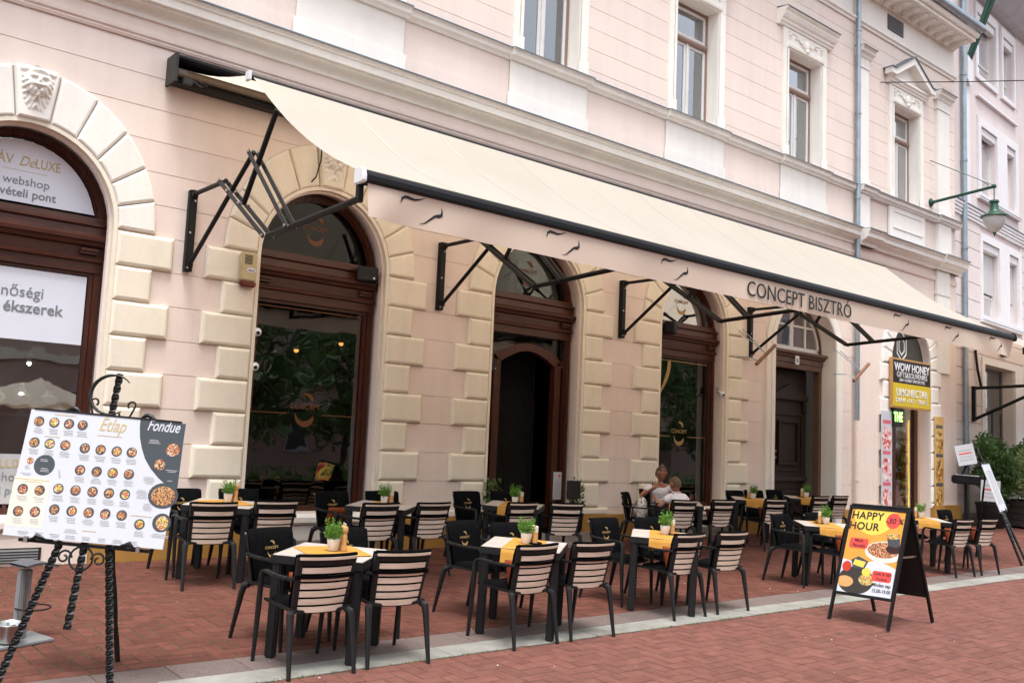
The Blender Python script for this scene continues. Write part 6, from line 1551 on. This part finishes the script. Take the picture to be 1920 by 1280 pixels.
def nsur(a, b, c, d, holes):
    xx = [a]+sum([[h[0], h[2]] for h in holes], [])+[c]; g = G()
    for i in range(0, len(xx), 2): g.box(xx[i], -.05, b, xx[i+1], .018, d)
    for h in holes: g.box(h[0], -.05, h[3], h[2], .018, d); g.box(h[0], -.05, b, h[2], .018, h[1])
    g.obj('window_surround', LILACW, nb)
nsur(1.92, 5.26, 5.18, 7.60, HOLES[1:3]); nsur(1.80, 8.56, 5.02, 10.78, HOLES[3:5]); nsur(1.66, 11.82, 3.40, 13.95, [HOLES[5]]); nsur(3.72, 11.82, 4.90, 13.95, [HOLES[6]])
for a, c, z_ in ((1.9, 5.2, 5.25), (1.75, 5.05, 8.545)): G().box(a, -.11, z_-.05, c, .018, z_).obj('window_sill', LILACW, nb); G().box(a, -.12, z_+.001, c, -.051, z_+.008).obj('flashing', LEAD, nb)
G().box(1.7, -.09, 11.3, 4.9, -.005, 11.36).obj('hood_moulding', LILACW, nb)
SHUT = mat('roller_shutter', (.60, .60, .60), .6, var=.04)
for i, (a, b, c, d) in enumerate(HOLES[1:]):
    f = G(); fy_ = .16
    for q4 in ((a, b, a+.06, d), (c-.06, b, c, d), (a+.06, d-.06, c-.06, d), (a+.06, b, c-.06, b+.07)): f.box(q4[0], fy_, q4[1], q4[2], fy_+.06, q4[3])
    zt_ = b+(d-b)*.28; f.box(a+.06, fy_, zt_, c-.06, fy_+.055, zt_+.05)
    wn = f.obj('window', PAINTW, nb); G().box(a+.059, fy_+.03, b+.069, c-.059, fy_+.036, d-.059).obj('pane', PANEU, wn)
    G().box(a+.001, .0, d-.22, c-.001, .15, d-.001).obj('shutter_box', LILACW, wn, bevel=.02)
    if i < 2:
        g = G(); z_ = b+(d-b)*.34
        while z_ < d-.24: g.box(a+.02, fy_-.03, z_, c-.02, fy_-.012, z_+.036); z_ += .042
        g.obj('roller_shutter', SHUT, wn)
    G().box(a-.3, .45, b-.2, c+.3, .47, d+.2).obj('blind', mat('grey_blind', (.22, .23, .24), .9), wn)
nsd = G(); a, b, c, d = HOLES[0]
nsur(1.93, -.0, 5.14, 4.27, [HOLES[0]])
for q4 in ((a, 0.05, a+.08, d), (c-.08, 0.05, c, d), (a+.08, d-.08, c-.08, d), (a+.08, 2.9, c-.08, 2.98), (3.0, .05, 3.06, 2.9), (3.75, .05, 3.81, 2.9)): nsd.box(q4[0], .30, q4[1], q4[2], .36, q4[3])
nd = nsd.obj('cafe_glazing', mat('grey_frame', (.12, .12, .12), .5), nb); G().box(a+.079, .33, .06, c-.079, .336, d-.079).obj('pane', PANE, nd)
g = G(); g.add([(.5, .45, 0), (6, .45, 0), (6, 4, 0), (.5, 4, 0), (.5, .45, 4.4), (6, .45, 4.4), (6, 4, 4.4), (.5, 4, 4.4)], [(0,1,2,3),(4,5,6,7),(1,2,6,5),(2,3,7,6),(3,0,4,7)]); g.obj('cafe_room', mat('cafe_dark', (.09, .06, .04), .8), nb)
G().tube([(.60, -.10, 0), (.60, -.10, 14)], .065, 12).obj('downspout', ZINC, nb, smooth=True)
for z_ in (2.6, 4.6, 6.9, 9.2, 11.5): G().tube([(.60, -.10, z_), (.60, -.10, z_+.06)], .08, 12).obj('pipe_clip', ZINC, nb)
G().prismx([(.02, 14.1), (-.25, 14.15), (-.7, 14.45), (-.75, 14.75), (.02, 14.9)], -.0, NW).obj('eaves', mat('dark_eaves', (.42, .45, .49), .6), nb)
for s in (0, .28): G().tube([(1.02+s*.5, -.06, 12.1), (1.05+s, -.9, 14.4)], .055, 8).obj('flag_tube', GREENI, nb, smooth=True)
G().prism([(.86, 11.5), (1.02, 11.35), (1.25, 11.55), (1.25, 12.05), (.86, 12.15)], -.12, -.041).obj('tube_socket', LILACW, nb)
G().box(3.3, -.16, 4.42, 3.75, -.01, 4.66).obj('wall_light', BLACKM, nb, bevel=.05)
pl3 = thing('glowing_cafe_lamp', 'small warm lamp glowing inside the neighbouring cafe window', 'lamp', NBM @ T(2.75, 1.4, 2.9)); G().sphere((0, 0, 0), .05, 10, 7).obj('bulb', LAMPW, pl3); G().tube([(0, 0, .05), (0, 0, 1.4)], .008, 6).obj('cord', BLACKM, pl3)
na = thing('neighbour_awning', 'cream awning with black front bar over the neighbouring cafe, cut by the right edge', 'awning', NBM)
bx = 1.26; G().box(bx-.05, -.10, 2.55, bx+.05, -.013, 3.45).obj('wall_plate', BLACKM, na)
G().tube([(bx, -.1, 3.40), (bx, -1.6, 3.46)], .04, 8).obj('support_tube', BLACKM, na); G().tube([(bx, -.1, 2.62), (bx, -2.2, 3.62)], .04, 8).obj('support_tube', BLACKM, na); G().bar((bx+.06, -1.5, 3.48), (bx+.06, -2.6, 3.0), .02, .08).obj('link_bar', BLACKM, na); G().tube([(bx, -2.55, 3.02), (bx, -3.0, 3.05)], .035, 8).obj('fore_arm', BLACKM, na)
G().tube([(bx+.15, -.05, 4.4), (bx+.2, -.08, 3.9), (bx+.4, -.1, 3.45)], .035, 8).obj('cable', BLACKM, na)
y0_, x0_ = -2.15, -1.55
G().prismx([(y0_-.05, 3.93), (y0_+.08, 3.93), (y0_+.08, 4.08), (y0_-.05, 4.08)], x0_, 6).obj('front_bar', BLACKM, na)
g = G(); g.add([(x0_, y0_-.03, 3.92), (6, y0_-.03, 3.92), (6, y0_-.03, 3.58), (x0_, y0_-.03, 3.58)], [(0, 1, 2, 3)]); g.obj('valance', FABRIC, na)
g = G(); g.add([(x0_, y0_+.03, 4.085), (6, y0_+.03, 4.085), (6, -.1, 5.05), (x0_, -.1, 5.05)], [(0, 1, 2, 3)]); g.obj('fabric', FABRIC, na)

# ---- shrubs and planters before the neighbour
def shrub(x, y, rad, cz, n, size, m, label, pot=None, seed=1):
    s = thing('shrub', label, 'shrub', place(x, y)); g = G(); random.seed(seed)
    for k in range(26):
        a = random.uniform(0, 2*pi); h = random.uniform(-.9, .95); r = sqrt(max(0, 1-h*h))*random.uniform(.55, 1); off = Vector((rad[0]*r*cos(a)*.75, rad[1]*r*sin(a)*.75, cz+rad[2]*h*.8)); lm = leafmass(n//26, (rad[0]*.42, rad[1]*.42, rad[2]*.30), 0, size, seed*50+k, .35, .3); g.add([Vector(p)+off for p in lm.v], lm.f)
    g.obj('foliage', m, s); g = G()
    for k in range(5): a = k*1.3; g.tube([(0, 0, .2), (.1*cos(a), .1*sin(a), cz*.6), (rad[0]*.5*cos(a), rad[1]*.5*sin(a), cz+rad[2]*.3)], [.02, .015, .006], 6)
    g.obj('stem', mat('bark', (.06, .045, .03), .9), s); return s
shrub(24.15, -.62, (.72, .5, .92), 1.40, 6500, .10, LEAFD, 'dark green laurel shrub in the black tub beside the zinc pipe', seed=1); shrub(25.55, -1.05, (.95, .55, .75), 1.2, 6500, .10, LEAFV, 'pale variegated shrub in the wooden planter at the right', seed=2); shrub(26.6, -.5, (.9, .5, .9), 1.5, 6000, .10, LEAFD, 'dark shrub behind the variegated one at the right edge', seed=3); shrub(27.7, -1.0, (.8, .5, .6), 1.1, 4000, .10, LEAFV, 'variegated shrub at the far right edge of the planter', seed=4)
tb_ = thing('plant_tub', 'black tapered tub holding the laurel shrub', 'planter', place(24.15, -.62)); G().lathe([(.27, 0), (.28, .01), (.36, .52), (.38, .53), (.38, .58), (.33, .58), (.32, .5), (0, .5)], 24).obj('tub', mat('black_plastic', (.014, .014, .015), .5), tb_, smooth=True)
pb_ = thing('plank_planter', 'long dark wooden planter at the right edge', 'planter', place(26.6, -.95))
for i in range(4): G().box(-1.75, -.42, .06+i*.155, 1.75, -.39, .20+i*.155).obj('plank', mat('dark_plank', (.035, .025, .02), .7, var=.2, vs_=5), pb_); G().box(-1.75, .39, .06+i*.155, 1.75, .42, .20+i*.155).obj('plank', MATS['dark_plank'], pb_); G().box(-1.78, -.385, .06+i*.155, -1.751, .385, .20+i*.155).obj('plank', MATS['dark_plank'], pb_)
G().box(-1.7, -.38, .03, 1.7, .38, .6).obj('soil', mat('soil', (.03, .02, .015), .95), pb_)
# ---- sign stand by the shrub
st = thing('sign_stand', 'black lectern stand with two white notices beside the laurel tub', 'sign stand', place(22.85, -.62, -1.1))
G().lathe([(.22, 0), (.22, .02), (.03, .03), (.025, .06), (0, .06)], 18).obj('base', BLACKM, st); G().tube([(.0, 0, .05), (-.06, 0, 1.05)], .035, 8).obj('post', BLACKM, st)
G().box(-.36, -.16, 1.02, .30, .16, 1.22).obj('tray', BLACKM, st, bevel=.03); G().box(-.30, -.13, 1.221, .22, .13, 1.23).obj('tray_papers', PRINTW, st)
G().tube([(-.15, 0, 1.2), (-.02, 0, 1.55)], .025, 8).obj('upper_post', BLACKM, st)
nt1 = G().box(-.2, -.01, -.24, .2, .01, .24); o = nt1.obj('notice', PRINTW, st); o.matrix_local = T(-.08, -.08, 1.70) @ Matrix.Rotation(-.25, 4, 'Y') @ Matrix.Rotation(-.2, 4, 'X')
for i, (zz, m_) in enumerate(((.10, PRINTG), (.03, PRED), (-.05, PRINTG), (-.12, PRINTG))): G().box(-.14, -.0125, zz-.015, .14, -.0105, zz+.015).obj('print_line', m_, o)
o2 = nt1.obj('notice', PRINTW, st); o2.matrix_local = T(.45, -.22, .92)
for i, (zz, m_) in enumerate(((.12, PRINTG), (.03, PRED), (-.06, PRINTG), (-.14, PRINTG))): G().box(-.14, -.0125, zz-.015, .14, -.0105, zz+.015).obj('print_line', m_, o2)
G().bar((.28, -.1, 1.1), (.45, -.2, 1.16), .02).obj('hook', BLACKM, st); G().box(.38, -.24, 1.17, .52, -.19, 1.21).obj('orange_clip', PORANGE, st)
# ---- planters hanging at the bistro door
for x, lab in ((8.93, 'leafy pot standing at the left of the bistro door'), (10.62, 'leafy pot with a black label board at the right of the bistro door')):
    d = thing('door_planter', lab, 'potted plant', T(x, -.12, .16)); G().lathe([(.09, 0), (.12, .28), (.115, .28), (.1, .25), (0, .25)], 16).obj('pot', BLACKM, d, smooth=True); leafmass(260, (.14, .12, .30), .52, .06, int(x*10), .3, .3).obj('foliage', LEAFD, d)
    if x > 10: G().box(-.30, -.10, .50, -.02, -.085, .78).obj('label_board', SIGNB, d); G().bar((-.16, -.09, .05), (-.16, -.09, .5), .02).obj('label_post', BLACKM, d)

# ================================================================== ACROSS THE STREET (seen mirrored in the panes)
def tree(x, y, h, rad, seed, label):
    z0 = -9*BS-.02; t_ = thing('street_tree', label, 'tree', T(x, y, z0)); random.seed(seed)
    g = G(); g.tube([(0, 0, 0), (.05, .02, h*.3), (-.04, .05, h*.55), (.05, 0, h*.85)], [.2, .15, .11, .04], 8)
    for k in range(9):
        a = k*2.4; b = h*(.35+.05*k); g.tube([(0, 0, b), (rad*.4*cos(a), rad*.4*sin(a), b+h*.12), (rad*.8*cos(a), rad*.8*sin(a), b+h*.2)], [.07, .045, .015], 6)
    g.obj('trunk', mat('bark', (.06, .045, .03), .9), t_); g = G()
    for k in range(46):
        a = random.uniform(0, 2*pi); hh = random.uniform(-1, 1); r = sqrt(max(0, 1-hh*hh))*random.uniform(.35, 1); off = Vector((rad*r*cos(a)*.85, rad*r*sin(a)*.85, h*.58+h*.34*hh)); lm = leafmass(95, (rad*.30, rad*.30, rad*.22), 0, .26, seed*100+k, .2, .35); g.add([Vector(p)+off for p in lm.v], lm.f)
    g.obj('crown', LEAFD, t_)
TL = ['street tree mirrored in the first bistro window, left one', 'street tree mirrored in the first bistro window, right one', 'street tree mirrored in the bistro door glass', 'street tree mirrored in the second bistro window, left one', 'street tree mirrored in the second bistro window, right one']
for i, (x, y, h) in enumerate(((13.5, -18, 7.5), (18.5, -19.5, 8), (27, -20, 8.5), (34, -19, 8), (40, -20, 9))): tree(x, y, h, 3.0, 70+i, TL[i])
opp = thing('opposite_building', 'pale building across the street mirrored in the panes', 'building', T(0, -28, z9))
G().box(-30, -8, 0, 95, 0, 13.5).obj('wall', mat('opposite_plaster', (.40, .29, .25), .9, var=.08), opp); G().prismx([(-8, 13.51), (.5, 13.51), (.5, 13.7), (-4, 16)], -30, 95).obj('roof', mat('roof_tile', (.22, .08, .05), .8), opp)
wm_ = G().box(-.6, .0, -1.0, .6, .06, 1.0).mesh('window', mat('opposite_window', (.45, .48, .5), .3)); wg_ = G().box(-.5, .061, -.9, .5, .07, .9).mesh('pane', mat('opposite_pane', (.05, .06, .07), .15))
for i in range(38):
    for z_ in (2.2, 6.6, 10.8):
        o = link('window', wm_, opp, (-27+i*3.2, .001, z_)); link('pane', wg_, o)
for z_, h_, d_ in ((4.4, .35, .3), (8.8, .3, .25), (12.9, .5, .5)): G().box(-30, .001, z_, 95, d_, z_+h_).obj('cornice', mat('opposite_trim', (.6, .57, .5), .9), opp)
for i in range(18): G().box(-26+i*6.4, .002, 3.1, -22.6+i*6.4, 1.3, 3.25).obj('shop_awning', mat('opposite_awning', (.62, .6, .56), .9), opp)
hg = leafmass(5200, (17, .5, .5), .55, .2, 300, .4, .35); hd_ = hg.obj('hedge', LEAFD); hd_.location = (24, -15.2, z9); tag(hd_, 'low green hedge across the street mirrored in the bistro windows', 'hedge')
pa = thing('parasol', 'white market parasol across the street mirrored in the jeweller window', 'parasol', T(7.2, -16.5, z9)); G().lathe([(1.9, 2.3), (1.88, 2.34), (.1, 3.15), (0, 3.2)], 8).obj('canopy', FABRIC, pa); G().tube([(0, 0, 0), (0, 0, 3.15)], .03, 8).obj('pole', ENDCAP, pa); G().lathe([(.35, 0), (.35, .06), (0, .07)], 16).obj('base', STONE, pa)
